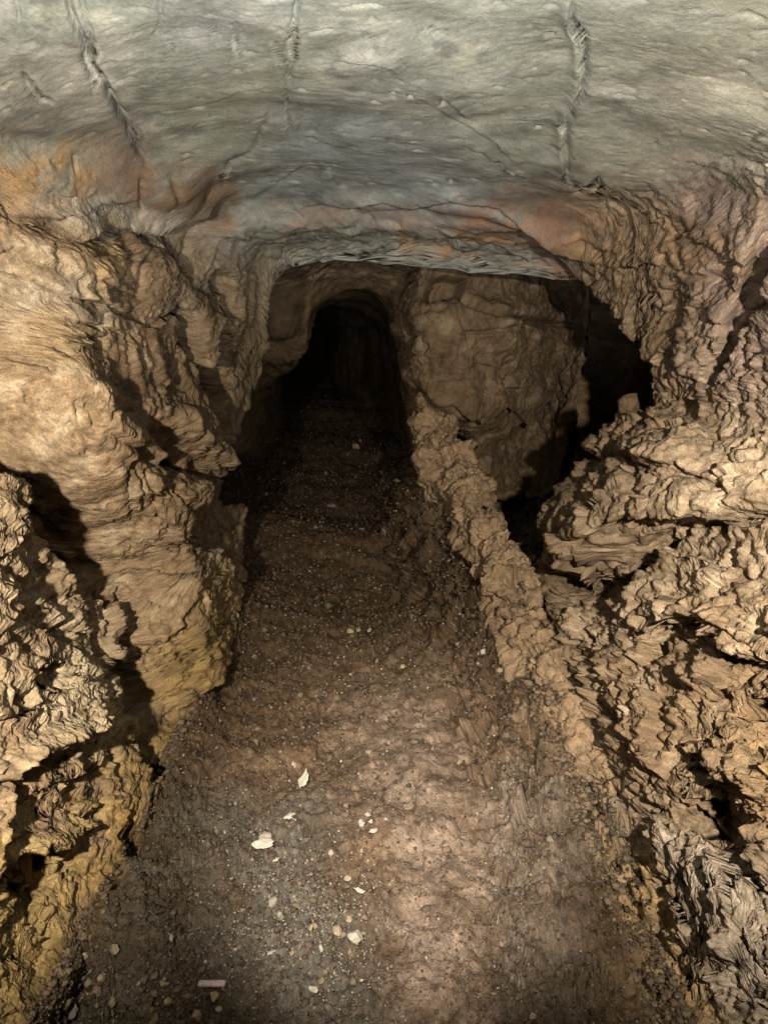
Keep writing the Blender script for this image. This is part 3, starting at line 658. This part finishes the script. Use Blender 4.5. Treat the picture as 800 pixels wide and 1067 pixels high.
# ------------------------------------------------------------------ materials
def rock_material(name, bump=.55, rough=.86, spec=.25, scale=1.0, base=None, gloss=0.0, var=1.0, ys=1.0):
    m = bpy.data.materials.new(name); m.use_nodes = True; nt = m.node_tree; N = nt.nodes; L = nt.links
    b = N['Principled BSDF']
    tc = N.new('ShaderNodeTexCoord')
    if base is None:
        at = N.new('ShaderNodeAttribute'); at.attribute_name = 'rock_colour'; src = at.outputs['Color']
    else:
        rg = N.new('ShaderNodeRGB'); rg.outputs[0].default_value = (*base, 1); src = rg.outputs[0]
    n1 = N.new('ShaderNodeTexNoise'); n1.inputs['Scale'].default_value = 160*scale; n1.inputs['Detail'].default_value = 5; n1.inputs['Roughness'].default_value = .65
    n2 = N.new('ShaderNodeTexNoise'); n2.inputs['Scale'].default_value = 420*scale; n2.inputs['Detail'].default_value = 3
    vo = N.new('ShaderNodeTexVoronoi'); vo.inputs['Scale'].default_value = 230*scale
    mp = N.new('ShaderNodeMapping'); mp.inputs['Scale'].default_value = (1, ys, 1); L.new(tc.outputs['Object'], mp.inputs['Vector'])
    for n in (n1, n2, vo): L.new(mp.outputs['Vector'], n.inputs['Vector'])
    mr = N.new('ShaderNodeMapRange'); mr.inputs['From Min'].default_value = .3; mr.inputs['From Max'].default_value = .7
    mr.inputs['To Min'].default_value = 1-.38*var; mr.inputs['To Max'].default_value = 1+.36*var
    L.new(n1.outputs['Fac'], mr.inputs['Value'])
    mx = N.new('ShaderNodeMix'); mx.data_type = 'RGBA'; mx.blend_type = 'MULTIPLY'; mx.inputs['Factor'].default_value = 1
    L.new(src, mx.inputs['A']); L.new(mr.outputs['Result'], mx.inputs['B']); L.new(mx.outputs['Result'], b.inputs['Base Color'])
    a1 = N.new('ShaderNodeMath'); a1.operation = 'MULTIPLY_ADD'; a1.inputs[1].default_value = .45
    L.new(n2.outputs['Fac'], a1.inputs[0]); L.new(n1.outputs['Fac'], a1.inputs[2])
    a2 = N.new('ShaderNodeMath'); a2.operation = 'MULTIPLY_ADD'; a2.inputs[1].default_value = .5
    L.new(vo.outputs['Distance'], a2.inputs[0]); L.new(a1.outputs[0], a2.inputs[2])
    bp = N.new('ShaderNodeBump'); bp.inputs['Strength'].default_value = bump; bp.inputs['Distance'].default_value = .006/scale
    L.new(a2.outputs[0], bp.inputs['Height']); L.new(bp.outputs['Normal'], b.inputs['Normal'])
    b.inputs['Specular IOR Level'].default_value = spec
    if gloss:
        r_ = N.new('ShaderNodeMapRange'); r_.inputs['From Min'].default_value = .4; r_.inputs['From Max'].default_value = .75
        r_.inputs['To Min'].default_value = rough; r_.inputs['To Max'].default_value = rough-gloss
        L.new(n1.outputs['Fac'], r_.inputs['Value']); L.new(r_.outputs['Result'], b.inputs['Roughness'])
    else: b.inputs['Roughness'].default_value = rough
    return m
M_wall = rock_material('sandstone_wall', .6)
M_ceil = rock_material('pale_ceiling_rock', .22, .85, .15, scale=.8, var=.6, ys=.6)
M_floor = rock_material('trodden_earth', .8, .85, .35, gloss=.4)

# ------------------------------------------------------------------ meshes
def make_mesh(name, V, Fq, mat, colours=None, smooth=True):
    me = bpy.data.meshes.new(name)
    me.vertices.add(len(V)); me.vertices.foreach_set('co', np.ascontiguousarray(V, dtype=f32).ravel())
    me.loops.add(Fq.size); me.loops.foreach_set('vertex_index', np.ascontiguousarray(Fq, dtype=np.int32).ravel())
    me.polygons.add(len(Fq)); me.polygons.foreach_set('loop_start', np.arange(0, Fq.size, Fq.shape[1], dtype=np.int32))
    me.update(calc_edges=True)
    if smooth: me.polygons.foreach_set('use_smooth', np.ones(len(Fq), bool))
    if colours is not None:
        a = me.attributes.new('rock_colour', 'FLOAT_COLOR', 'POINT')
        a.data.foreach_set('color', np.concatenate([colours, np.ones((len(colours), 1))], 1).astype(f32).ravel())
    me.materials.append(mat)
    return me
def link(name, me, parent=None, **kw):
    o = bpy.data.objects.new(name, me); COL.objects.link(o)
    if parent: o.parent = parent
    for k_, v_ in kw.items(): o[k_] = v_
    return o
idx = np.arange(NR*(NC+1), dtype=np.int64).reshape(NR, NC+1); idx[:, -1] = idx[:, 0]
quads = np.stack([idx[:-1, :-1], idx[1:, :-1], idx[1:, 1:], idx[:-1, 1:]], -1)
if FLIP: quads = quads[..., ::-1]
regf = reg[:-1, :-1].copy()
Vf = P2.reshape(-1, 3); Cf = col.reshape(-1, 3)
def struct(name, code, mat, label):
    q = quads[regf == code]; used, inv = np.unique(q, return_inverse=True)
    me = make_mesh(name, Vf[used], inv.reshape(-1, 4), mat, Cf[used])
    return link(name, me, kind='structure', label=label)
struct('cave_floor', 3, M_floor, 'uneven brown trodden earth floor of the cave passage')
struct('cave_ceiling', 2, M_ceil, 'pale grey green rock ceiling with long cracks')
struct('cave_wall_left', 1, M_wall, 'rough tan rock wall with hollows and ochre foot')
struct('cave_wall_right', 0, M_wall, 'rough beige rock wall with ledges beside the side hollow')

#@@OBJECTS
# ------------------------------------------------------------------ loose and standing things
def cubesphere(n):
    t = np.tan(np.linspace(-1, 1, n)*math.pi/4)
    a, b = np.meshgrid(t, t, indexing='ij'); o = np.ones_like(a)
    faces = [(o, a, b), (-o, b, a), (b, o, a), (a, -o, b), (a, b, o), (b, a, -o)]
    V = []; Fq = []
    for f, (x, y, z) in enumerate(faces):
        V.append(np.stack([x, y, z], -1).reshape(-1, 3))
        i = np.arange(n*n).reshape(n, n)+f*n*n
        Fq.append(np.stack([i[:-1, :-1], i[1:, :-1], i[1:, 1:], i[:-1, 1:]], -1).reshape(-1, 4))
    V = np.concatenate(V); Fq = np.concatenate(Fq)
    key = np.round(V*1e5).astype(np.int64)
    _, first, inv = np.unique(key, axis=0, return_index=True, return_inverse=True)
    return V[first], inv.reshape(-1)[Fq]
def stone_mesh(name, dims, seed, n, mat, colour, rough=.12, planes=9, flat=False, taper=0):
    V, Fq = cubesphere(n)
    V = V/np.linalg.norm(V, axis=1, keepdims=True)
    r = np.random.default_rng(seed)
    rad = np.full(len(V), 1.0)
    for k_ in range(planes):                                   # broken facets
        nn = r.normal(size=3); nn /= np.linalg.norm(nn); off = r.uniform(.55, .85)
        dd_ = V@nn; rad = np.where(dd_ > 1e-3, np.minimum(rad, off/np.maximum(dd_, 1e-3)), rad)
    V = V*rad[:, None]
    if taper: V = V*np.stack([np.ones(len(V)), 1-taper*sst(-V[:, 0], -.3, .95)-.35*taper*sst(V[:, 0], .4, 1), 1-.6*taper*sst(np.abs(V[:, 0]), .2, 1)], -1)
    V = V*(1+rough*fbm(V.astype(f32), 1.6, 3, seed*3.1)[:, None])*np.array(dims)/2
    cl = np.clip(np.array(colour)*(1+.3*fbm(V.astype(f32)/max(dims), 3.5, 3, seed)[:, None]), .01, .8)
    return make_mesh(name, V, Fq, mat, cl, smooth=not flat)

# rock pillar between the main passage and the side hollow
def pillar():
    V, Fq = cubesphere(300)
    Vn = V/np.abs(V).max(1, keepdims=True)
    q = Vn/(np.abs(Vn)**7).sum(1, keepdims=True)**(1/7)        # rounded block
    x, y, z = q[:, 0].copy(), q[:, 1].copy(), q[:, 2].copy()
    zz = (z+1)/2
    X = .78+.62*x; Y = 5.32+.70*y; Z = 1.05+.86*z
    # front face leans, left edge cut back towards the foot, foot undercut
    X = X+np.where(x < 0, (-x)*(.62*sst(1.16-Z, 0, .60)*.78-.02*np.sin(Z*9)), 0)
    Y = Y-.10*(Z-1.1)+np.where(y < 0, -y*(.62*sst(1.02-Z, 0, .5)+1.8*np.clip(X-.74, 0, 1)**1.4+.28*(X-.5)), 0)
    X = X-.08*sst(1.35-Z, 0, .8)*(x > 0)*x
    Y = Y+np.where(y < 0, -y*.16*sst(Z, 1.50, 1.66), 0)
    P = np.stack([X, Y, Z], -1).astype(f32)
    def vn(P):
        n = np.zeros_like(P); a = P[Fq[:, 1]]-P[Fq[:, 0]]; b = P[Fq[:, 2]]-P[Fq[:, 0]]; fn = np.cross(a, b)
        for k_ in range(4):
            for c_ in range(3): n[:, c_] += np.bincount(Fq[:, k_], fn[:, c_], len(P))
        return n/(np.linalg.norm(n, axis=1, keepdims=True)+1e-9)
    N = vn(P); c = P-np.array([.74, 5.25, 1.05], f32)
    if (N*c).sum(1).mean() < 0: N = -N; flip = True
    else: flip = False
    Q = P[None]; Dp = Field(Q, 1.0); kk = Dp.crack; R_ = dict(dmin=3, dmax=7)
    kk(3.5, .10, (440, 306), (478, 308), (500, 322), (520, 326), (545, 330), (560, 336), (600, 340), **R_)
    kk(2.2, .03, (470, 345), (500, 346), (520, 342), (540, 340), **R_)
    kk(1.6, .03, (560, 340), (556, 355), (552, 372), (544, 386), **R_)
    Dp.ledge(8, .04, (462, 395), (472, 372), (476, 350), (478, 330), **R_)
    kk(2, .02, (455, 380), (465, 365), (470, 340), **R_); kk(2.4, .03, (428, 372), (440, 366), (446, 358), **R_); kk(2.2, .03, (426, 352), (440, 345), **R_)
    Dp.ledge(14, .05, (440, 425), (470, 420), (500, 432), (530, 428), (560, 445), **R_)
    Dp.ledge(9, .03, (480, 408), (510, 412), (540, 405), (560, 402), under=.4, **R_)
    Dp.ledge(9, .02, (470, 385), (500, 380), (530, 388), under=.4, **R_)
    Dp.hole(6, .16, (440, 292), (465, 288), (488, 292), (480, 306), (450, 312), (440, 305), **R_)
    Pq = P+np.stack([fbm(P, 3, 2, 21), fbm(P, 3, 2, 41), fbm(P, 3, 2, 61)], -1)*.03
    a1, a2, cd, tlp = worley(Pq, 4.2, 1.7, (1, 1, 1), 3)
    dp = Dp.disp[0]+fbm(P, 2.2, 2, 12.7)*.05+(billow(P, 6, 2, 5.5, (1, 1, 1.3))-.5)*.030+fbm(P, 18, 4, 6.6)*.010+fbm(P, 5, 2, 26.6)*.02+(billow(P, 40, 2, 6.9)-.5)*.006+fbm(Pq, 3, 2, 3.3)*.05
    P = P+N*dp[:, None]
    md = fbm(Pq, 7, 3, 8)[:, None]; sm = fbm(Pq, 34, 3, 9)[:, None]
    cl = np.array([.19, .137, .086])*(1+.25*md+.25*sm); cl = cl+sst(md, .1, .6)*np.array([.08, .07, .05])
    me = make_mesh('rock_pillar', P, Fq[:, ::-1] if flip else Fq, M_wall, np.clip(cl, .01, .7))
    o = link('rock_pillar', me)
    o['label'] = 'big tan rock block between the dark arch and the dark side hollow'; o['category'] = 'rock'
pillar()

# the rough ledge that runs from the side hollow down along the foot of the right wall
def ledge_rock():
    n, m = 760, 170
    key = np.array([(1.35, .80, -.02, .05), (1.7, .765, .02, .06), (2.0, .73, .06, .065), (2.3, .69, .12, .075), (2.7, .635, .20, .085), (3.2, .565, .37, .09), (3.6, .50, .52, .085), (4.0, .43, .63, .085), (4.4, .36, .73, .08), (4.75, .29, .86, .08), (5.0, .27, 1.02, .07)])
    d = np.concatenate([[0], np.cumsum(np.linalg.norm(np.diff(key[:, :3], axis=0), axis=1))]); t = np.linspace(0, d[-1], n)
    c = np.stack([np.interp(t, d, key[:, k_]) for k_ in range(4)], -1)
    c = blur(c, 26, 0)
    c[:, 1] += .018*np.sin(t*7.3)+.010*np.sin(t*19+1); c[:, 2] += .016*np.sin(t*9.1+2)+.010*np.sin(t*23)
    ph = np.linspace(0, 2*math.pi, m, endpoint=False)
    end = np.clip(np.minimum(t/.5, 1), 0, 1)**.7*np.sqrt(np.clip(np.minimum((t[-1]-t)/.10, 1), 0, 1))
    w = (c[:, 3]*end*(1+.35*np.sin(t*6.1+.7)*np.sin(t*2.3)+.22*np.sin(t*14.7)))[:, None]
    ca, sa = np.cos(ph)[None], np.sin(ph)[None]
    X = c[:, 1:2]+w*ca*(1+.35*(sa < 0)*-sa)+.05*(sa < 0)*(-sa)*end[:, None]-.06*(sa < 0)*(ca < 0)*(sa*ca)*end[:, None]; Y = c[:, 0:1]+0*ca; Z = c[:, 2:3]+w*np.where(sa > 0, .75*sa, 3.2*sa)
    P = np.stack([X, Y, Z], -1).astype(f32)
    def nn(P):
        a = np.roll(P, -1, 1)-np.roll(P, 1, 1); b = np.gradient(P, axis=0); q = np.cross(a, b)
        return q/(np.linalg.norm(q, axis=-1, keepdims=True)+1e-9)
    N = nn(P); C_ = np.stack([c[:, 1], c[:, 0], c[:, 2]], -1)[:, None]
    fl_ = ((P-C_)*N).sum(-1).mean() < 0
    if fl_: N = -N
    _1, _2, ci, ta = worley(P, 6, 3.9, (1, .8, 1.2), 21); _1, _2, ci2, tb = worley(P, 16, 4.9, (1, .9, 1), 22)
    dp = ta*.034+tb*.018+(ci-.5)*.012+(billow(P, 12, 2, 14.4)-.5)*.024+fbm(P, 4.5, 3, 4.2)*.065
    P = P+N*dp[..., None]*end[:, None, None]
    N = nn(P); N = -N if fl_ else N
    _1, _2, ci3, tc_ = worley(P.astype(f32), 50, 5.9, (1, 1, 1), 23)
    P = P+N*(((billow(P, 55, 2, 15)-.5)*.006+fbm(P, 80, 2, 16)*.0025+tc_*.005)*end[:, None])[..., None]
    md = fbm(P, 8, 3, 18)[..., None]; sm = fbm(P, 40, 3, 19)[..., None]
    cl = np.array([.31, .225, .145])*(1+.32*md+.40*sm)
    i_ = np.arange(n*m).reshape(n, m); j_ = np.roll(i_, -1, 1)
    Fq = np.stack([i_[:-1], i_[1:], j_[1:], j_[:-1]], -1).reshape(-1, 4)
    me = make_mesh('rock_ledge', P.reshape(-1, 3), Fq, M_wall, np.clip(cl.reshape(-1, 3), .02, .7))
    o = link('rock_ledge', me); o['label'] = 'long rough pale rock ledge running down from the dark side hollow along the right wall'; o['category'] = 'rock ledge'
ledge_rock()

# picture lookup: nearest surface point of the finished cave under a pixel of the photograph
_bu = np.round(U2/1.5).astype(np.int64); _bv = np.round(V2/1.5).astype(np.int64)
_ok = (ZC2 > .3) & (_bu >= 0) & (_bu < 540) & (_bv >= 0) & (_bv < 715)
_fi = np.nonzero(_ok.ravel())[0]
_key = (_bv*540+_bu).ravel()[_fi]; _o = np.lexsort((ZC2.ravel()[_fi], _key)); _key = _key[_o]; _fi = _fi[_o]
_uk, _us = np.unique(_key, return_index=True); VISMAP = dict(zip(_uk.tolist(), _fi[_us].tolist()))
def at(u, v):
    a, b = round(u/1.5), round(v/1.5)
    for r_ in range(0, 12):
        c_ = [VISMAP[(b+j)*540+a+i] for i in range(-r_, r_+1) for j in range(-r_, r_+1) if (b+j)*540+a+i in VISMAP]
        if c_:
            k_ = min(c_, key=lambda q_: ZC2.ravel()[q_]); return P2.reshape(-1, 3)[k_].astype(float), float(ZC2.ravel()[k_])
    raise ValueError((u, v))
M_stone = rock_material('loose_stone', .4, .7, .4, 1.6)
M_flint = rock_material('pale_flint', .15, .55, .5, 1.6)
def place(name, me, u, v, size_px, rot=(0, 0, 0), lift=.35, asp=(1, 1, 1), push=0.0, **kw):
    p, z = at(u, v); s_ = size_px*z/F
    o = link(name, me, **kw)
    o.scale = (s_*asp[0], s_*asp[1], s_*asp[2]); o.rotation_euler = rot
    o.location = (p[0], p[1]+push, p[2]+s_*asp[2]*lift*.5)
    return o
PALE = (.43, .41, .34); CREAM = (.33, .28, .19); GREY = (.26, .25, .22); BROWN = (.20, .145, .10)
shard = [stone_mesh('flint_shard', (1, .58, .26), 41+k_, 14, M_flint, PALE, .42, 14, True, .45) for k_ in range(3)]
lump = [stone_mesh('stone_lump', (1, .8, .62), 61+k_, 14, M_stone, c_, .14, 10) for k_, c_ in enumerate((CREAM, GREY, BROWN, PALE, (.38, .30, .18), (.36, .33, .28)))]
def thing(name, me, label, cat, *a, **k_): place(name, me, *a, label=label, category=cat, **k_)
R = math.radians
thing('flint_shard', shard[0], 'upright leaf-shaped pale flint shard, the uppermost of the white shards', 'stone', 316, 820, 22, rot=(R(12), R(-52), R(20)), asp=(1, 1.1, .8), lift=1.2)
thing('flint_shard', shard[1], 'small blocky pale chip below the leaf-shaped shard', 'stone', 302, 852, 13, rot=(0, R(-12), R(30)), asp=(1, 1.3, 1.2))
thing('flint_shard', shard[2], 'largest pale flint flake, long and flat with a pointed left end', 'stone', 273, 884, 27, rot=(R(14), 0, R(4)), asp=(1, .9, .6), lift=.8)
thing('stone', lump[5], 'grey stone lying just behind the largest pale flake', 'stone', 277, 871, 17, rot=(0, 0, R(40)), asp=(1, 1, .7))
thing('flint_shard', shard[1], 'tiny white chip to the lower right of the largest flake', 'stone', 287, 897, 9, rot=(0, 0, R(50)), asp=(1, 1, 1))
for u_s, v_s, sz, rz_, lab in ((383, 849, 7, 10, 'topmost of the five white chips right of the shards'), (377, 856, 7, 80, 'leftmost small chip of the five white chips'),
                               (377, 863, 10, 60, 'long upright chip lowest left among the five white chips'), (387, 858, 7, 30, 'round chip in the middle of the five white chips'),
                               (391, 868, 11, 15, 'lowest right chip of the five white chips, notched edge')):
    thing('stone_chip', shard[int(rz_) % 3] if sz > 8 else lump[3], lab, 'stone', u_s, v_s, sz, rot=(0, 0, R(rz_)), group='cluster of five white chips on the floor', lift=.8)
thing('stone', lump[3], 'knobbly yellow-white stone at the right of the gravel patch', 'stone', 370, 983, 17, rot=(R(30), 0, R(20)), lift=.9)
thing('stone', lump[0], 'cream wedge of stone left of the knobbly yellow-white stone', 'stone', 352, 974, 12, rot=(0, R(30), R(-40)), lift=.9)
thing('stone', lump[0], 'pale chip standing above the knobbly yellow-white stone', 'stone', 363, 961, 9, rot=(0, 0, R(-60)), lift=1)
thing('stone', lump[5], 'oval grey stone on the gravel above the branching chip', 'stone', 291, 957, 11, rot=(0, R(70), 0), lift=.6)
thing('stone', lump[0], 'round cream pebble under the brown dirt hollow', 'stone', 361, 918, 9, lift=.8)
thing('flint_shard', shard[0], 'curved pale sliver below the round cream pebble', 'stone', 375, 930, 14, rot=(0, R(10), R(-25)), asp=(1, .7, .8))
thing('flint_shard', shard[2], 'forked pinkish chip near the bottom edge of the gravel', 'stone', 325, 1035, 14, rot=(R(20), 0, R(-30)), asp=(1, .8, 1), lift=.8)
thing('flint_shard', shard[1], 'slender pale sliver on the dark gravel left of centre', 'stone', 281, 995, 15, rot=(0, 0, R(28)), asp=(1, .5, .7))
thing('stone', lump[4], 'tan stone directly below the lilac stick', 'stone', 224, 1042, 14, rot=(0, R(60), R(15)), lift=.7)
thing('stone', lump[5], 'small pale pebble just under the tan stone by the stick', 'stone', 229, 1052, 9)
for u_s, v_s, sz, lab in ((90, 1000, 10, 'slim cream pebble highest of the bottom left corner stones'), (120, 995, 14, 'angular cream stone right of the slim corner pebble'),
                          (92, 1027, 12, 'upright oval pebble beside the black corner gap'), (107, 1023, 11, 'pale pebble right of the upright oval pebble'),
                          (117, 1047, 13, 'flat cream stone low in the bottom left corner'), (177, 1049, 11, 'round pinkish pebble left of the lilac stick'),
                          (77, 1058, 24, 'broad dull stone cut by the bottom edge of the picture')):
    thing('stone', lump[0] if sz < 20 else lump[1], lab, 'stone', u_s, v_s, sz, rot=(R(sz*20), R(sz*3), R(sz*37)), lift=.9, group='stones in the bottom left corner')
for u_s, v_s, sz, lab in ((365, 661, 9, 'leftmost of three pale pebbles in the middle of the passage'), (374, 659, 6, 'smallest, middle one of three pale pebbles in the passage'),
                          (384, 660, 7, 'rightmost of three pale pebbles in the middle of the passage')):
    thing('stone', lump[0], lab, 'stone', u_s, v_s, sz, rot=(0, 0, R(sz*37)), lift=.9, group='three pebbles in mid passage')
for u_s, v_s, sz, lab in ((345, 530, 10, 'grey stone far down the passage, before the dark rise'), (376, 552, 6, 'little pale pebble right of the far grey stone'),
                          (350, 692, 6, 'bright pebble below the three mid passage pebbles'), (418, 696, 8, 'cream pebble right of the bright mid passage pebble'),
                          (267, 731, 7, 'grey pebble near the foot of the left wall'), (265, 775, 10, 'brown stone in the earth below the left wall edge'),
                          (370, 468, 12, 'flat stone on the dark step at the far end'), (520, 700, 9, 'tan stone on the reddish bank')):
    thing('stone', lump[1] if 'grey' in lab else lump[4], lab, 'stone', u_s, v_s, sz, rot=(0, 0, R(sz*37)), lift=.7, asp=(1, 1, .8))
big_ = stone_mesh('rounded_stone', (1, .9, .95), 77, 40, M_wall, (.15, .105, .065), .16, 7)
thing('rounded_stone', big_, 'brown rounded stone, the left one of two in the dark side hollow', 'stone', 634, 437, 24, push=.05, lift=1.2, rot=(0, 0, R(30)), group='two stones in the side hollow')
thing('rounded_stone', big_, 'brown rounded stone, the right one of two in the dark side hollow', 'stone', 658, 430, 27, push=.03, lift=.6, rot=(0, R(20), R(130)), group='two stones in the side hollow')

def lilac_stick():
    n = 20; V = []; Fq = []
    prof = [(-.5, 0), (-.5, .8), (-.47, 1), (-.2, 1), (.02, .93), (.05, 1.02), (.3, .98), (.47, 1), (.5, .82), (.5, 0)]
    for i, (x, r_) in enumerate(prof):
        for j in range(n):
            a = 2*math.pi*j/n
            V.append((x*.062, (.0075*r_)*math.cos(a)*1.1+.002*math.sin(x*3), .0068*r_*math.sin(a)))
    for i in range(len(prof)-1):
        for j in range(n): Fq.append((i*n+j, i*n+(j+1) % n, (i+1)*n+(j+1) % n, (i+1)*n+j))
    m = rock_material('faded_plastic', .08, .5, .4, 1, (.50, .43, .47))
    me = make_mesh('lilac_stick', np.array(V), np.array(Fq), m)
    p, z = at(221, 1028); o = link('plastic_stick', me, label='short pale lilac stick lying beside a black hole in the gravel', category='stick')
    o.location = (p[0], p[1], p[2]+.012); o.rotation_euler = (0, R(2), R(-2))
lilac_stick()

# pebbles one could count: each its own object
_vis = np.array(list(VISMAP.values())); _vis = _vis[(reg.ravel()[_vis] == 3)]
_pu, _pv = U2.ravel()[_vis], V2.ravel()[_vis]
def gauss(cx_, cy_, sx, sy): return np.exp(-((_pu-cx_)/sx)**2-((_pv-cy_)/sy)**2)
_w = .12+2.4*gauss(345, 985, 42, 45)+1.0*gauss(290, 930, 60, 60)+.6*gauss(380, 900, 22, 60)+.5*gauss(190, 1030, 120, 40)+.30*gauss(360, 660, 90, 60)+.25*gauss(330, 540, 80, 80)
_w = _w*np.where(_pv > 470, 1, .15); _w = _w*np.where((_pu > 430) & (_pv > 700), .35, 1)
pr = np.random.default_rng(11)
ch_ = pr.choice(len(_vis), 250, replace=False, p=_w/_w.sum())
for i in ch_:
    p = P2.reshape(-1, 3)[_vis[i]]; z = ZC2.ravel()[_vis[i]]; q = pr.random()
    s_ = max(.004, pr.lognormal(-4.85, .5))*(1.0 if z < 2.5 else 1.35)
    me = lump[3] if q < .42 else lump[0] if q < .5 else lump[5] if q < .7 else lump[1] if q < .85 else lump[4]
    hue = {0: 'cream', 1: 'dark grey', 3: 'whitish', 4: 'tan', 5: 'greyish'}[lump.index(me)]
    v_p = float(V2.ravel()[_vis[i]]); u_p = float(U2.ravel()[_vis[i]])
    zone_ = ('dark far floor near the tunnel mouth' if v_p < 620 else 'brown floor in the middle of the passage' if v_p < 850 else
             'near gravelly floor around the white shards' if u_p < 400 else 'near bare earth by the foot of the right wall')
    o = link('pebble', me, label='tiny %s pebble on the %s' % (hue, zone_), category='pebble', group='%s pebbles on the %s' % (hue, zone_))
    o.location = (p[0], p[1], p[2]+s_*.08); o.scale = (s_*1.1, s_, s_*.85); o.rotation_euler = tuple(pr.uniform(0, 6.28, 3))

# grit and crumbs of earth: nobody could count it
def grit(name, n, lo_, hi_, colour, mat, wgt, seed, label):
    g_ = np.random.default_rng(seed)
    sel_ = _vis[g_.choice(len(_vis), n, p=wgt/wgt.sum())]
    base, Fb = cubesphere(3); base = base/np.linalg.norm(base, axis=1, keepdims=True)
    nb = len(base); s_ = np.exp(g_.uniform(math.log(lo_), math.log(hi_), n))*np.clip(ZC2.ravel()[sel_]/2.2, .8, 2)
    V = base[None]*s_[:, None, None]*g_.uniform(.55, 1.25, (n, nb, 1))*g_.uniform(.6, 1.2, (n, 1, 3))
    a = g_.uniform(0, 6.28, n); c_, d_ = np.cos(a)[:, None], np.sin(a)[:, None]
    V = np.stack([V[..., 0]*c_-V[..., 1]*d_, V[..., 0]*d_+V[..., 1]*c_, V[..., 2]*.8], -1)
    off = P2.reshape(-1, 3)[sel_]+np.stack([g_.normal(0, .003, n), g_.normal(0, .003, n), s_*.3], -1)
    V = (V+off[:, None]).reshape(-1, 3)
    Fq = (Fb[None]+(np.arange(n)*nb)[:, None, None]).reshape(-1, 4)
    cl = np.array(colour)*g_.uniform(.5, 1.5, (n, 1))*g_.uniform(.92, 1.08, (n, 3))
    me = make_mesh(name, V, Fq, mat, np.clip(np.repeat(cl, nb, 0), .01, .8), smooth=False)
    link(name, me, kind='stuff', label=label)
_wb = sst(w_floor.ravel()[_vis], 1.0, .6)
_wc = np.where(_pv > 440, 1.0, .1)*(.4+.8*gauss(220, 950, 160, 140)+.5*gauss(330, 620, 120, 120)+1.6*_wb*np.where(_pv > 560, 1, .2))
grit('earth_crumbs', 20000, .0016, .0080, (.115, .085, .058), M_floor, _wc, 21, 'brown crumbs of earth strewn over the cave floor')
_wg = .10+1.2*gauss(300, 960, 70, 80)+.7*gauss(350, 1000, 50, 60)+.4*gauss(200, 1030, 130, 50)+.15*gauss(350, 640, 110, 120)+.35*gauss(385, 900, 20, 60)
grit('rubble', 1500, .005, .016, (.15, .115, .08), M_stone, .02+1.0*_wb*np.where(_pv > 560, 1, .03)+.5*gauss(320, 1000, 60, 60)+.35*gauss(120, 1040, 70, 40), 23, 'fallen rock crumbs and lumps along the foot of the walls')
grit('gravel', 6500, .0010, .0050, (.24, .22, .175), M_stone, _wg, 22, 'fine grey and pale grit on the cave floor')
